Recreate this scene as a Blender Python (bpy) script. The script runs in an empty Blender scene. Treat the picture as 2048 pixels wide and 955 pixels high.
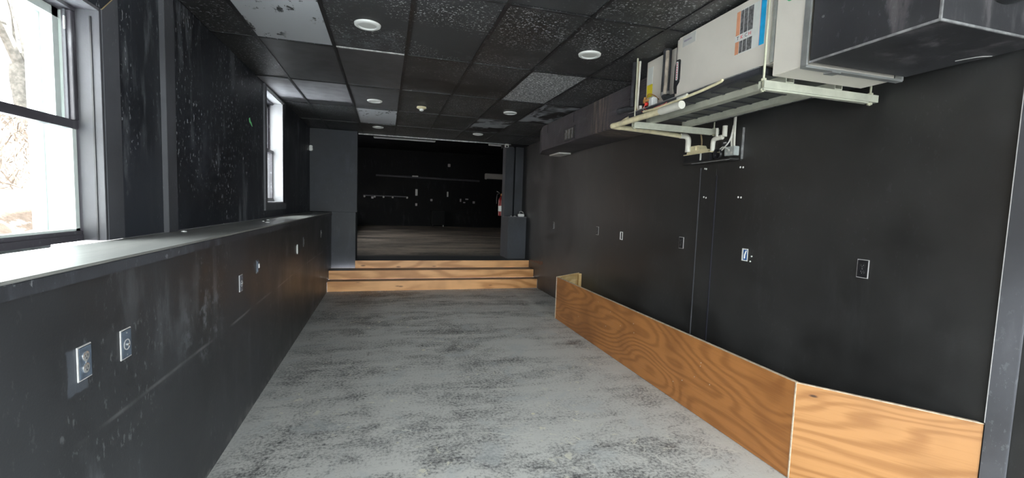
import bpy, bmesh, math, random
from mathutils import Vector, Matrix, noise
random.seed(7)
PI = math.pi
S = bpy.context.scene
COL = S.collection

# ------------------------------------------------------------------ camera
f_px, yaw, pitch, roll = 884.53, 0.2798, -0.0763, 0.0342
fw = Vector((math.sin(yaw)*math.cos(pitch), math.cos(yaw)*math.cos(pitch), math.sin(pitch)))
r0 = Vector((math.cos(yaw), -math.sin(yaw), 0)); u0 = r0.cross(fw)
rt = r0*math.cos(roll) + u0*math.sin(roll); up = -r0*math.sin(roll) + u0*math.cos(roll)
cam = bpy.data.cameras.new('camera'); cam.sensor_width = 36; cam.lens = f_px/2048*36
cam.clip_start = .02; cam.clip_end = 300
cob = bpy.data.objects.new('camera', cam); COL.objects.link(cob)
cob.matrix_world = Matrix(((rt.x, up.x, -fw.x, 0), (rt.y, up.y, -fw.y, 0), (rt.z, up.z, -fw.z, 1.575), (0, 0, 0, 1)))
S.camera = cob

# ------------------------------------------------------------------ sky and exposure
sl = bpy.data.lights.new('sun', 'SUN'); sl.energy = 38; sl.angle = math.radians(3); sl.color = (1, .985, .96)
so = bpy.data.objects.new('sun', sl); so.rotation_euler = (math.radians(-12), math.radians(32), 0); COL.objects.link(so)
W = bpy.data.worlds.new('overcast_sky'); S.world = W; W.use_nodes = True
bgn = W.node_tree.nodes['Background']
bgn.inputs[0].default_value = (1.0, 0.99, 1.0, 1); bgn.inputs[1].default_value = 8.0
S.view_settings.view_transform = 'Standard'; S.view_settings.look = 'None'
S.view_settings.gamma = 1; S.view_settings.use_curve_mapping = False
S.view_settings.exposure = 0.85
S.cycles.max_bounces = 8; S.cycles.diffuse_bounces = 5; S.cycles.transparent_max_bounces = 12
S.cycles.sample_clamp_indirect = 4


def portal(name, loc, rot, sx, sy):
    l = bpy.data.lights.new(name, 'AREA'); l.shape = 'RECTANGLE'; l.size = sx; l.size_y = sy
    l.cycles.is_portal = True
    o = bpy.data.objects.new(name, l); o.location = loc; o.rotation_euler = rot; COL.objects.link(o)


portal('storefront_portal', (0.76, -0.98, 1.45), (PI/2, 0, 0), 4.0, 2.7)
portal('window_portal', (-1.53, 1.85, 1.88), (0, -PI/2, 0), 1.1, 1.5)
portal('small_window_portal', (-1.53, 6.0, 2.12), (0, -PI/2, 0), 1.3, 0.9)
portal('stage_window_portal', (-4.1, 13.1, 1.9), (0, -PI/2, 0), 2.2, 3.9)

# ------------------------------------------------------------------ helpers


def tag(o, label=None, cat=None, group=None, kind=None):
    if label: o['label'] = label
    if cat: o['category'] = cat
    if group: o['group'] = group
    if kind: o['kind'] = kind
    return o


def thing(name, label, cat, loc=(0, 0, 0), rz=0, group=None):
    o = bpy.data.objects.new(name, None); COL.objects.link(o)
    o.location = loc; o.rotation_euler = (0, 0, rz); o.empty_display_size = .05
    return tag(o, label, cat, group)


def wloc(p):
    v = Vector((0, 0, 0))
    while p: v += p.location; p = p.parent
    return v


class MB:
    def __init__(s): s.b = bmesh.new()

    def box(s, x0, x1, y0, y1, z0, z1):
        g = bmesh.ops.create_cube(s.b, size=1)['verts']
        bmesh.ops.scale(s.b, vec=(abs(x1-x0), abs(y1-y0), abs(z1-z0)), verts=g)
        bmesh.ops.translate(s.b, vec=((x0+x1)/2, (y0+y1)/2, (z0+z1)/2), verts=g)
        return s

    def prism(s, pts, z0, z1):
        lo = [s.b.verts.new((x, y, z0)) for x, y in pts]; hi = [s.b.verts.new((x, y, z1)) for x, y in pts]
        s.b.faces.new(lo[::-1]); s.b.faces.new(hi); n = len(pts)
        for i in range(n): s.b.faces.new((lo[i], lo[(i+1) % n], hi[(i+1) % n], hi[i]))
        return s

    def prism_m(s, pts, d0, d1, fn):
        """profile pts (u,v) extruded from d0 to d1; fn maps (u,v,d) to xyz"""
        lo = [s.b.verts.new(fn(u, v, d0)) for u, v in pts]; hi = [s.b.verts.new(fn(u, v, d1)) for u, v in pts]
        s.b.faces.new(lo[::-1]); s.b.faces.new(hi); n = len(pts)
        for i in range(n): s.b.faces.new((lo[i], lo[(i+1) % n], hi[(i+1) % n], hi[i]))
        return s

    def cyl(s, p0, p1, r, seg=16, r2=None):
        p0 = Vector(p0); p1 = Vector(p1); d = p1-p0
        m = Matrix.Translation((p0+p1)/2) @ d.to_track_quat('Z', 'Y').to_matrix().to_4x4()
        bmesh.ops.create_cone(s.b, cap_ends=True, segments=seg, radius1=r, radius2=r if r2 is None else r2, depth=d.length, matrix=m)
        return s

    def lathe(s, prof, c=(0, 0, 0), axis='Z', seg=32):
        rings = []
        for r, h in prof:
            ring = []
            for k in range(seg):
                a = 2*PI*k/seg; x, y = r*math.cos(a), r*math.sin(a)
                p = {'Z': (x, y, h), 'Y': (x, h, y), 'X': (h, x, y)}[axis]
                ring.append(s.b.verts.new((p[0]+c[0], p[1]+c[1], p[2]+c[2])))
            rings.append(ring)
        for a, b in zip(rings, rings[1:]):
            for k in range(seg): s.b.faces.new((a[k], a[(k+1) % seg], b[(k+1) % seg], b[k]))
        for r in (rings[0], rings[-1]):
            try: s.b.faces.new(r)
            except ValueError: pass
        return s

    def tube(s, pts, r, seg=10, smooth=True, sub=6):
        P = [Vector(p) for p in pts]
        if smooth and len(P) > 2:
            Q = []; E = [P[0]*2-P[1]] + P + [P[-1]*2-P[-2]]
            for i in range(1, len(E)-2):
                for k in range(sub):
                    t = k/sub; a, b, c, d = E[i-1:i+3]
                    Q.append(.5*((2*b)+(c-a)*t+(2*a-5*b+4*c-d)*t*t+(3*b-a-3*c+d)*t**3))
            Q.append(P[-1]); P = Q
        prev = None; rings = []
        for i, p in enumerate(P):
            d = (P[min(i+1, len(P)-1)]-P[max(i-1, 0)]).normalized()
            if prev is None: n = d.orthogonal().normalized()
            else: n = (prev-d*prev.dot(d)).normalized()
            prev = n; b = d.cross(n)
            rings.append([s.b.verts.new(p+n*r*math.cos(2*PI*k/seg)+b*r*math.sin(2*PI*k/seg)) for k in range(seg)])
        for a, b in zip(rings, rings[1:]):
            for k in range(seg): s.b.faces.new((a[k], a[(k+1) % seg], b[(k+1) % seg], b[k]))
        s.b.faces.new(rings[0][::-1]); s.b.faces.new(rings[-1])
        return s

    def build(s, name, mat, parent=None, bevel=0, smooth=False, label=None, kind=None, cat=None, group=None, seg=2):
        bmesh.ops.recalc_face_normals(s.b, faces=s.b.faces)
        off = wloc(parent) if parent else Vector((0, 0, 0))
        if bevel:
            bmesh.ops.bevel(s.b, geom=s.b.edges[:], offset=bevel, segments=seg, affect='EDGES', clamp_overlap=True)
        if off.length: bmesh.ops.translate(s.b, vec=-off, verts=s.b.verts)
        me = bpy.data.meshes.new(name); s.b.to_mesh(me); s.b.free()
        me.materials.append(mat)
        if smooth:
            for p in me.polygons: p.use_smooth = True
            try: me.set_sharp_from_angle(angle=math.radians(40))
            except Exception: pass
        o = bpy.data.objects.new(name, me); COL.objects.link(o)
        if parent: o.parent = parent
        return tag(o, label, cat, group, kind)


def bx(name, mat, parent, a, bevel=0, **k):
    return MB().box(*a).build(name, mat, parent, bevel, **k)


def copy_tree(o, loc=None, rz=None, label=None, parent=None, sc=None):
    c = o.copy(); COL.objects.link(c); c.parent = parent
    if loc is not None: c.location = loc
    if rz is not None: c.rotation_euler = (0, 0, rz)
    if label: c['label'] = label
    for ch in [x for x in KIDS(o)]: copy_tree(ch, parent=c)
    return c


def KIDS(o):
    return [x for x in COL.objects if x.parent == o]


def text(name, body, mat, parent, loc, rot, size, ext=.0004, align='CENTER', label=None):
    cu = bpy.data.curves.new(name, 'FONT'); cu.body = body; cu.size = size; cu.extrude = ext
    cu.align_x = align; cu.align_y = 'CENTER'; cu.materials.append(mat)
    o = bpy.data.objects.new(name, cu); COL.objects.link(o); o.parent = parent
    o.rotation_euler = rot
    bpy.context.view_layer.update()
    me = bpy.data.meshes.new_from_object(o.evaluated_get(bpy.context.evaluated_depsgraph_get()))
    bpy.data.objects.remove(o); me.transform(Matrix.Translation(Vector(loc)-(wloc(parent) if parent else Vector())) @ Matrix.Rotation(rot[2], 4, 'Z') @ Matrix.Rotation(rot[0], 4, 'X'))
    o = bpy.data.objects.new(name, me); COL.objects.link(o); o.parent = parent
    return tag(o, label)


# ------------------------------------------------------------------ materials
class NT:
    def __init__(s, name):
        s.m = bpy.data.materials.new(name); s.m.use_nodes = True; s.t = s.m.node_tree
        s.p = s.t.nodes['Principled BSDF']; s.pos = s.t.nodes.new('ShaderNodeNewGeometry').outputs['Position']

    def N(s, ty, ins={}, **kw):
        n = s.t.nodes.new(ty)
        for k, v in kw.items(): setattr(n, k, v)
        for k, v in ins.items():
            if hasattr(v, 'is_output'): s.t.links.new(v, n.inputs[k])
            else: n.inputs[k].default_value = v
        return n

    def map(s, scale=(1, 1, 1), loc=(0, 0, 0), rot=(0, 0, 0), src=None):
        return s.N('ShaderNodeMapping', {'Vector': src or s.pos, 'Scale': scale, 'Location': loc, 'Rotation': rot}).outputs[0]

    def noise(s, scale, detail=4, rough=.55, vec=None, dist=0):
        return s.N('ShaderNodeTexNoise', {'Vector': vec or s.pos, 'Scale': scale, 'Detail': detail, 'Roughness': rough, 'Distortion': dist}).outputs['Fac']

    def ramp(s, fac, a, b, lo=0., hi=1.):
        n = s.N('ShaderNodeMapRange', {0: fac, 1: a, 2: b, 3: lo, 4: hi}); n.interpolation_type = 'SMOOTHSTEP'
        return n.outputs[0]

    def mul(s, a, b): return s.math('MULTIPLY', a, b)

    def math(s, op, a, b=0.):
        return s.N('ShaderNodeMath', {0: a, 1: b}, operation=op).outputs[0]

    def mix(s, fac, a, b):
        n = s.N('ShaderNodeMix', data_type='RGBA')
        for i, v in ((0, fac), (6, a), (7, b)):
            if hasattr(v, 'is_output'): s.t.links.new(v, n.inputs[i])
            else: n.inputs[i].default_value = v if i == 0 else (*v, 1)[:4]
        return n.outputs[2]

    def xyz(s): return s.N('ShaderNodeSeparateXYZ', {0: s.pos}).outputs

    def out(s, col=None, rough=.5, metal=0, bump=None, bs=.2, bd=.005, spec=None):
        def put(k, v):
            if hasattr(v, 'is_output'): s.t.links.new(v, s.p.inputs[k])
            else: s.p.inputs[k].default_value = (*v, 1) if isinstance(v, tuple) else v
        put('Base Color', col); put('Roughness', rough); put('Metallic', metal)
        if spec is not None: put('Specular IOR Level', spec)
        if bump is not None:
            b = s.N('ShaderNodeBump', {'Height': bump, 'Strength': bs, 'Distance': bd})
            s.t.links.new(b.outputs[0], s.p.inputs['Normal'])
        return s.m


def plain(name, col, rough=.5, metal=0, var=.12, sc=18, spec=None):
    n = NT(name); k = n.noise(sc, 4)
    c = n.mix(n.ramp(k, .3, .7), tuple(x*(1-var) for x in col), tuple(min(1, x*(1+var)) for x in col))
    return n.out(c, rough, metal, bump=n.noise(sc*6, 3), bs=.05, spec=spec)


def black_paint(name, col, scuff=(.16, .17, .19), amount=.5, streak=.6, rough=.42, speck=0., spec=.5, seam=None, seed=0):
    """flat black paint rolled over old plaster, with pale scuffs and chips"""
    n = NT(name)
    v = n.map(loc=(seed*3.1, seed*1.7, seed*5.3))
    big = n.noise(1.1, 5, .6, v)
    c = n.mix(n.ramp(big, .35, .7), tuple(x*.75 for x in col), tuple(x*1.35 for x in col))
    # vertical drips and rubbed streaks
    st = n.noise(1.0, 6, .65, n.map((7, 7, 1.6), loc=(seed, seed, 0)))
    m = n.mul(n.ramp(st, .50, .66), n.ramp(n.noise(1.3, 3, .5, n.map(loc=(9+seed, 2, 4))), .45, .65))
    c = n.mix(n.mul(m, streak), c, scuff)
    # small chips
    ch = n.ramp(n.noise(44, 4, .65, n.map((1, 1, .5), loc=(seed, 0, 1))), .60, .66)
    ch = n.mul(ch, n.ramp(n.noise(1.6, 3, .5, n.map((1, 1, .6), loc=(1, 7+seed, 3))), .44, .60))
    c = n.mix(n.mul(ch, amount), c, (.42, .44, .47))
    if speck:
        sp = n.ramp(n.noise(60, 2, .6), .60, .64)
        sp = n.mul(sp, n.ramp(n.noise(1.5, 3, .6, n.map(loc=(4, 4, seed))), .46, .58))
        c = n.mix(n.mul(sp, speck), c, (.5, .5, .52))
    if seam is not None:
        z = n.xyz()['Z']; y = n.xyz()['Y']
        wob = n.math('ADD', z, n.mul(n.math('SUBTRACT', n.noise(.9, 2), .5), .05))
        d = n.math('ABSOLUTE', n.math('SUBTRACT', wob, seam))
        l = n.mul(n.ramp(d, .012, .002), n.ramp(n.noise(2.3, 4), .36, .62))
        c = n.mix(n.mul(l, .55), c, (.2, .2, .21))
        # pale plaster smear where furniture rubbed the wall
        dy = n.math('ABSOLUTE', n.math('SUBTRACT', y, 2.75)); dz = n.math('ABSOLUTE', n.math('SUBTRACT', z, .86))
        l = n.mul(n.mul(n.ramp(dy, .4, .05), n.ramp(dz, .28, .03)), n.ramp(n.noise(9, 5, .65), .52, .66))
        c = n.mix(n.mul(l, .6), c, (.22, .24, .27))
        hy = n.math('ABSOLUTE', n.math('SUBTRACT', y, 1.705)); hz = n.math('ABSOLUTE', n.math('SUBTRACT', z, 1.0))
        wob2 = n.mul(n.math('SUBTRACT', n.noise(30, 4), .5), .03)
        l = n.mul(n.ramp(n.math('ADD', hy, wob2), .052, .044), n.ramp(n.math('ADD', hz, wob2), .078, .070))
        c = n.mix(n.mul(l, .8), c, (.075, .085, .105))
        l = n.mul(n.ramp(z, .10, .0), n.ramp(n.noise(14, 4, .6), .42, .62))
        c = n.mix(n.mul(l, .5), c, (.18, .18, .18))
    return n.out(c, n.ramp(big, .3, .7, rough-.06, rough+.1), 0, bump=n.noise(120, 3, .6), bs=.18, bd=.002, spec=spec)


def wood(name, light, dark, along='Y', seed=0, ring=11, knots=0, rough=.42, rot=0., con=1., knot_at=None):
    n = NT(name)
    sc = {'Y': (1, .28, 1), 'X': (.28, 1, 1)}[along]
    v = n.map((1, 1, 1), rot=(0, 0, rot)) if rot else n.pos
    vv = n.map((sc[0], sc[1], 1.25), loc=(seed*2.3, seed*1.1, seed*.7), src=v)
    base = n.noise(1.5, 2, .5, vv, .25)
    a = n.mul(base, ring*2*PI)
    band = n.math('SINE', n.math('ADD', a, n.mul(n.noise(3.5, 4, .6, vv), 5.)))
    fine = n.noise(1, 5, .6, n.map((sc[0]*10, sc[1]*10, 130) if along else 1, src=v))
    b = n.ramp(n.math('ADD', band, n.mul(n.math('SUBTRACT', fine, .5), 2.2)), -.6, 1.3)
    c = n.mix(n.mul(b, con), light, dark)
    pore = n.ramp(n.noise(1, 4, .7, n.map((sc[0]*5, sc[1]*5, 60), src=v)), .5, .7)
    c = n.mix(n.mul(pore, .35), c, dark)
    bl = n.noise(1.2, 3, .6, n.map(loc=(seed, 3, 1)))
    c = n.mix(n.ramp(bl, .4, .7, 0, .55), c, tuple(x*.72 for x in dark))
    if knot_at:
        xz = n.xyz(); dd = [n.math('SUBTRACT', xz[a_], v_) for a_, v_ in zip('XYZ', knot_at)]
        d2 = n.math('ADD', n.math('ADD', n.mul(n.mul(dd[0], dd[0]), .35), n.mul(n.mul(dd[1], dd[1]), .35)), n.mul(n.mul(dd[2], dd[2]), 2.2))
        kn = n.math('ADD', n.math('SQRT', d2), n.mul(fine, .02))
        c = n.mix(n.ramp(kn, .075, .020, 0, .6), c, dark); c = n.mix(n.ramp(kn, .026, .014), c, (.06, .025, .01))
    if knots:
        k = n.N('ShaderNodeTexVoronoi', {'Vector': n.map((1.6, .5, 5.5), loc=(seed, 0, .3)), 'Scale': 1.4}).outputs['Distance']
        c = n.mix(n.ramp(n.math('ADD', k, n.mul(fine, .12)), .20, .10, 0, .85), c, (dark[0]*.35, dark[1]*.3, dark[2]*.3))
    return n.out(c, rough, 0, bump=fine, bs=.12, bd=.002)


# black walls: slightly different sheen and wear each
M = {}
M['low_l'] = black_paint('black_paint_left_low', (.029, .031, .036), amount=.16, streak=.35, rough=.40, seam=.755, seed=1)
M['up_l'] = black_paint('black_paint_left_upper', (.024, .027, .036), amount=.9, streak=.75, rough=.5, seed=2)
M['wall_r'] = black_paint('black_paint_right', (.023, .023, .0235), scuff=(.05, .05, .052), amount=.03, streak=.3, rough=.42, spec=.6, seed=3)
M['wall_f'] = black_paint('charcoal_paint_far', (.038, .042, .052), amount=.04, streak=.15, rough=.6, seed=4)
M['stage'] = black_paint('black_paint_stage', (.006, .007, .008), amount=.1, streak=.1, rough=.7, seed=5, spec=.25)
M['trim'] = black_paint('grey_black_trim', (.085, .087, .10), scuff=(.2, .2, .22), amount=.15, streak=.3, rough=.5, seed=6)
M['tile'] = black_paint('black_ceiling_tile', (.024, .025, .027), scuff=(.10, .10, .105), amount=.9, streak=.5, rough=.42, speck=.6, spec=.7, seed=7)
M['tile_speck'] = black_paint('speckled_ceiling_tile', (.036, .037, .040), amount=.8, streak=.5, rough=.55, speck=1., seed=8)
M['bar'] = black_paint('black_grid_bar', (.010, .010, .012), scuff=(.3, .3, .32), amount=.6, streak=.3, rough=.4, seed=9)


def grey_tile(name, base, dark, lo, hi, sc=14, fine=0):
    n = NT(name)
    k = n.noise(sc, 6, .7, n.map((1, .45, 1)))
    msk = n.mul(n.ramp(k, lo, hi), n.ramp(n.noise(2.2, 3), .42, .56))
    c = n.mix(msk, base, dark)
    if fine:
        c = n.mix(n.ramp(n.noise(52, 2, .6), .50, .60), c, (.62, .63, .65))
    return n.out(c, .6, bump=n.noise(90, 3), bs=.3, bd=.002)


M['tile_grey'] = grey_tile('bare_grey_tile', (.50, .52, .56), (.035, .037, .04), .57, .62)
M['tile_spark'] = grey_tile('sparkly_grey_tile', (.19, .195, .205), (.03, .03, .032), .62, .7, fine=1)
M['tile_mott'] = grey_tile('half_painted_tile', (.30, .32, .35), (.012, .012, .014), .40, .47, sc=4)
def glow_tile(name, base, cut):
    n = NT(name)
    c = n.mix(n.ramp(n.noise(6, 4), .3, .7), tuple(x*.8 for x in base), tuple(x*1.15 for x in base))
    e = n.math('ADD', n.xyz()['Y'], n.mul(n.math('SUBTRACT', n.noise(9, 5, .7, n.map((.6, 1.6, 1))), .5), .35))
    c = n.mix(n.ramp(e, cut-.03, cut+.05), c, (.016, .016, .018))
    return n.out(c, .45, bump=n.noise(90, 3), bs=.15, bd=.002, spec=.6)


M['tile_glow'] = glow_tile('window_glow_grey_tile', (.26, .26, .28), 6.12)  # grey lightened to carry the window's glow, ending at ragged black paint
M['tile_glow2'] = glow_tile('faint_glow_grey_tile', (.085, .085, .093), 20)  # fading window glow put into a darker grey
M['bar_bare'] = plain('bare_white_grid_bar', (.5, .5, .5), .4, 0, .3, 30)

# floor
n = NT('worn_painted_concrete'); y = n.xyz()['Y']
big = n.noise(.9, 5, .6, n.map((1, .8, 1)))
mid = n.noise(5, 7, .68, n.map((1, 1.15, 1)), .6)
fine = n.noise(48, 5, .72, n.map((1, 1.0, 1)))
swe = n.noise(1.6, 6, .62, n.map((.55, 2.2, 1), rot=(0, 0, .25)), .7)
t = n.math('ADD', n.math('ADD', n.mul(big, 1.0), n.mul(mid, .9)), n.mul(swe, 1.1))
t = n.math('ADD', t, n.mul(n.math('SUBTRACT', fine, .5), 1.7))
t = n.math('ADD', t, n.ramp(y, 4.5, 8.0, 0, -.08))
c = n.mix(n.ramp(t, 1.0, 1.66), (.072, .073, .078), (.54, .535, .52))
pl = n.ramp(n.noise(2.8, 5, .6, n.map(loc=(3, 8, 0)), .5), .56, .66)
c = n.mix(n.mul(pl, .55), c, (.46, .48, .49))
sp = n.mul(n.ramp(n.noise(13, 4, .6, n.map(loc=(5, 1, 0)), .8), .615, .65), n.ramp(n.noise(1.1, 3), .46, .6))
c = n.mix(n.mul(sp, .85), c, (.66, .64, .54))
vo = n.N('ShaderNodeTexVoronoi', {'Vector': n.map((1, 1, 1), loc=(.3, .2, 0)), 'Scale': 1.9}).outputs['Distance']
c = n.mix(n.ramp(n.math('ADD', vo, n.mul(fine, .03)), .056, .040, 0, .9), c, (.70, .66, .50))
for o1, s1 in ((2, 1.3), (9, 2.1)):
    rg = n.math('ABSOLUTE', n.math('SUBTRACT', n.noise(s1, 3, .5, n.map((.7, 1.5, 1), loc=(o1, o1, 0), rot=(0, 0, o1*.2)), .4), .5))
    c = n.mix(n.mul(n.ramp(rg, .005, .001, 0, .45), n.ramp(n.noise(2.4, 3, .5, n.map(loc=(o1, 0, 0))), .5, .6)), c, (.68, .67, .63))
wn = n.math('ADD', n.mul(n.xyz()['X'], .35), n.math('ADD', y, n.mul(n.noise(2.2, 5, .65), .42)))
cr = n.math('ABSOLUTE', n.math('SUBTRACT', wn, 3.30))
c = n.mix(n.mul(n.ramp(cr, .012, .003), n.ramp(n.noise(4.5, 3), .46, .56)), c, (.6, .6, .56))
# dust rubbed white along the foot of the low plywood wall and the left wall
dx = n.math('ABSOLUTE', n.math('SUBTRACT', n.xyz()['X'], 2.29))
c = n.mix(n.mul(n.ramp(dx, .10, .01), n.ramp(mid, .35, .6, .1, .6)), c, (.55, .55, .52))
dx = n.math('ABSOLUTE', n.math('ADD', n.xyz()['X'], .92))
c = n.mix(n.mul(n.ramp(dx, .12, .0), n.ramp(mid, .35, .6, .1, .5)), c, (.42, .43, .43))
M['floor'] = n.out(c, n.ramp(mid, .3, .7, .42, .7), 0, bump=n.math('ADD', fine, n.mul(mid, 1.5)), bs=.35, bd=.006)

n = NT('stage_floor_paint')
k = n.noise(1.0, 6, .65, n.map((.5, 1.6, 1)), .5); fi = n.noise(30, 4, .6, n.map((.3, 1, 1)))
c = n.mix(n.ramp(n.math('ADD', k, n.mul(n.math('SUBTRACT', fi, .5), .35)), .34, .66), (.13, .12, .105), (.56, .49, .41))
c = n.mix(n.ramp(n.xyz()['Y'], 9.7, 9.1), c, (.065, .072, .08))  # darker front: fall-off of the side window's light put into the floor colour
M['stage_floor'] = n.out(c, .5, 0, bump=fi, bs=.2)
n = NT('tread_paint')
c = n.mix(n.ramp(n.noise(6, 5, .6, n.map((.4, 2, 1))), .35, .65), (.12, .098, .08), (.24, .195, .15))
M['tread'] = n.out(c, .5)

n = NT('ledge_top_paint')
k = n.noise(2.0, 6, .6, n.map((3, .7, 1)), .3)
c = n.mix(n.ramp(k, .35, .7), (.22, .223, .22), (.31, .31, .298))
c = n.mix(n.mul(n.ramp(n.noise(4, 5, .6, n.map((6, .8, 1), loc=(2, 5, 0))), .64, .72), .5), c, (.09, .09, .09))
M['ledge'] = n.out(c, .38, 0, bump=n.noise(25, 4), bs=.08, spec=.6)
M['fascia'] = black_paint('ledge_front_paint', (.045, .048, .058), scuff=(.18, .2, .25), amount=.4, streak=.5, rough=.45, seed=11)

M['ply_long'] = wood('stained_plywood_long', (.42, .17, .048), (.22, .078, .02), 'Y', 1, ring=20, con=.6)
M['ply_near'] = wood('stained_plywood_near', (.42, .205, .075), (.27, .115, .035), 'X', 5, ring=24, rot=.88, con=.8, knot_at=(2.392, 1.90, .535))
M['ply_edge'] = plain('bare_plywood_edge', (.52, .42, .32), .7, 0, .25, 40)
M['pine_raw'] = wood('raw_pine', (.85, .66, .36), (.55, .36, .15), 'X', 3, ring=7, rough=.6)
M['pine'] = wood('stained_pine_riser', (.86, .45, .19), (.56, .25, .085), 'X', 2, ring=6, knots=1)

M['white'] = plain('white_plastic', (.80, .81, .80), .35, 0, .04)
M['offwhite'] = plain('off_white_enamel', (.62, .62, .60), .4, 0, .05)
M['lens'] = plain('frosted_lens', (.66, .68, .66), .3, 0, .03)
M['cream'] = plain('cream_plastic', (.80, .72, .48), .45, 0, .1)
M['pvc'] = plain('white_pvc_pipe', (.74, .73, .66), .35, 0, .06)
M['pvc_y'] = plain('yellowed_pipe', (.82, .74, .50), .4, 0, .12)
M['tan'] = plain('tan_cable', (.40, .30, .17), .5)
M['blackp'] = plain('black_plastic', (.014, .014, .017), .4)
M['foam'] = plain('black_foam_insulation', (.035, .036, .042), .8, 0, .3)
M['foam_torn'] = plain('torn_foam_backing', (.42, .36, .30), .8, 0, .3)
M['unit'] = plain('grey_sheet_enamel', (.80, .755, .69), .42, 0, .04, 3)
M['unit2'] = plain('galvanized_steel', (.42, .43, .43), .38, .55, .15, 9)
M['strut'] = plain('primed_strut_steel', (.50, .51, .43), .45, .1, .08)
M['rod'] = plain('zinc_rod', (.62, .62, .48), .4, .3, .1)
M['pan'] = plain('black_drain_pan', (.045, .046, .055), .35, 0, .3, 7)
M['duct'] = black_paint('black_duct_paint', (.035, .035, .040), scuff=(.13, .12, .13), amount=.07, streak=.9, rough=.42, seed=12)
M['pale_edge'] = plain('worn_metal_edge', (.34, .34, .35), .4, .4, .3, 25)
M['red'] = plain('red_paint', (.22, .012, .012), .35)
M['redp'] = plain('red_cap', (.75, .04, .03), .4)
M['brass'] = plain('brass_fitting', (.62, .32, .12), .35, .7)
M['chrome'] = plain('bright_socket_metal', (.75, .76, .77), .2, .8)
M['yellow'] = plain('yellow_label', (.80, .66, .03), .5, 0, .05)
M['paper'] = plain('white_label_paper', (.80, .82, .80), .5, 0, .04)
M['orange'] = plain('orange_print', (.72, .33, .19), .5, 0, .08)
M['photo'] = plain('grey_photo_print', (.13, .13, .135), .5, 0, .6, 60)
M['cyan'] = plain('cyan_print', (.02, .42, .80), .4, 0, .08)
M['ink'] = plain('dark_ink', (.02, .02, .03), .5)
M['pink'] = plain('red_ink', (.75, .07, .10), .5)
M['green'] = plain('green_sticker', (.08, .55, .20), .5)
M['bluegrey'] = plain('blue_grey_plate', (.085, .11, .15), .4, 0, .25, 40)
M['blue'] = plain('blue_box_interior', (.02, .10, .33), .45)
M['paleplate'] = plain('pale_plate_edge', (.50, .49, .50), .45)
M['jbox'] = plain('grey_junction_box', (.50, .54, .54), .45, .3)
M['frame'] = black_paint('window_frame_paint', (.055, .050, .062), scuff=(.25, .25, .27), amount=.5, streak=.8, rough=.4, seed=13)
M['reveal'] = black_paint('window_reveal_paint', (.066, .066, .076), scuff=(.3, .3, .33), amount=.3, streak=.4, rough=.5, seed=14)
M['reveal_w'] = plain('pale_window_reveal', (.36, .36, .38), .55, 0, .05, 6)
M['vinyl'] = plain('white_storm_frame', (.72, .78, .76), .4, 0, .04)
M['rawwood'] = plain('raw_wood_joint', (.55, .42, .22), .6)

n = NT('ribbed_duct_wrap')
xy = n.xyz(); rib = n.math('SINE', n.mul(xy['Z'], 420.)); k = n.noise(2.2, 5, .6)
c = n.mix(n.ramp(k, .35, .7), (.055, .050, .058), (.10, .09, .102))
wy = n.math('ABSOLUTE', n.math('SUBTRACT', xy['Y'], 4.62))
wr = n.mul(n.mul(n.ramp(wy, .32, .05), n.ramp(n.noise(5, 5, .7, n.map((1, 6, .5))), .40, .62)), n.ramp(rib, -.8, .6, .35, 1))
c = n.mix(n.mul(wr, .9), c, (.33, .26, .21))
sc_ = n.ramp(n.noise(5, 6, .7, n.map((1, 1, 1.5), loc=(4, 2, 2))), .60, .70)
c = n.mix(n.mul(sc_, .45), c, (.16, .15, .16))
M['rib'] = n.out(c, .5, 0, bump=rib, bs=.5, bd=.003)

# glass: clear pane with a Fresnel reflection
g = bpy.data.materials.new('window_glass'); g.use_nodes = True; t = g.node_tree; t.nodes.clear()
o_ = t.nodes.new('ShaderNodeOutputMaterial'); mx = t.nodes.new('ShaderNodeMixShader'); fr = t.nodes.new('ShaderNodeLayerWeight'); pw = t.nodes.new('ShaderNodeMath'); ma = t.nodes.new('ShaderNodeMath')
tr = t.nodes.new('ShaderNodeBsdfTransparent'); gl = t.nodes.new('ShaderNodeBsdfGlossy'); gl.inputs['Roughness'].default_value = .02
tr.inputs[0].default_value = (.93, .97, .96, 1); fr.inputs[0].default_value = .5
pw.operation = 'POWER'; pw.inputs[1].default_value = 5; ma.operation = 'MULTIPLY_ADD'; ma.inputs[1].default_value = .8; ma.inputs[2].default_value = .03
t.links.new(fr.outputs['Facing'], pw.inputs[0]); t.links.new(pw.outputs[0], ma.inputs[0])
t.links.new(ma.outputs[0], mx.inputs[0]); t.links.new(tr.outputs[0], mx.inputs[1]); t.links.new(gl.outputs[0], mx.inputs[2])
t.links.new(mx.outputs[0], o_.inputs[0]); M['glass'] = g

# ------------------------------------------------------------------ room shell
XL, XW, XR = -0.944, -1.298, 2.828
XO = XW-.22
ZC, ZS, LED = 2.806, .463, 1.337
YB = -0.9     # storefront plane behind the camera
st = dict(kind='structure')
MB().box(XO, XR+.2, YB, 8.0, -.12, 0).build('floor', M['floor'], **st)
MB().box(-4.0, 8.0, 8.60, 21.0, .10, ZS).build('floor', M['stage_floor'], **st)
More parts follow.
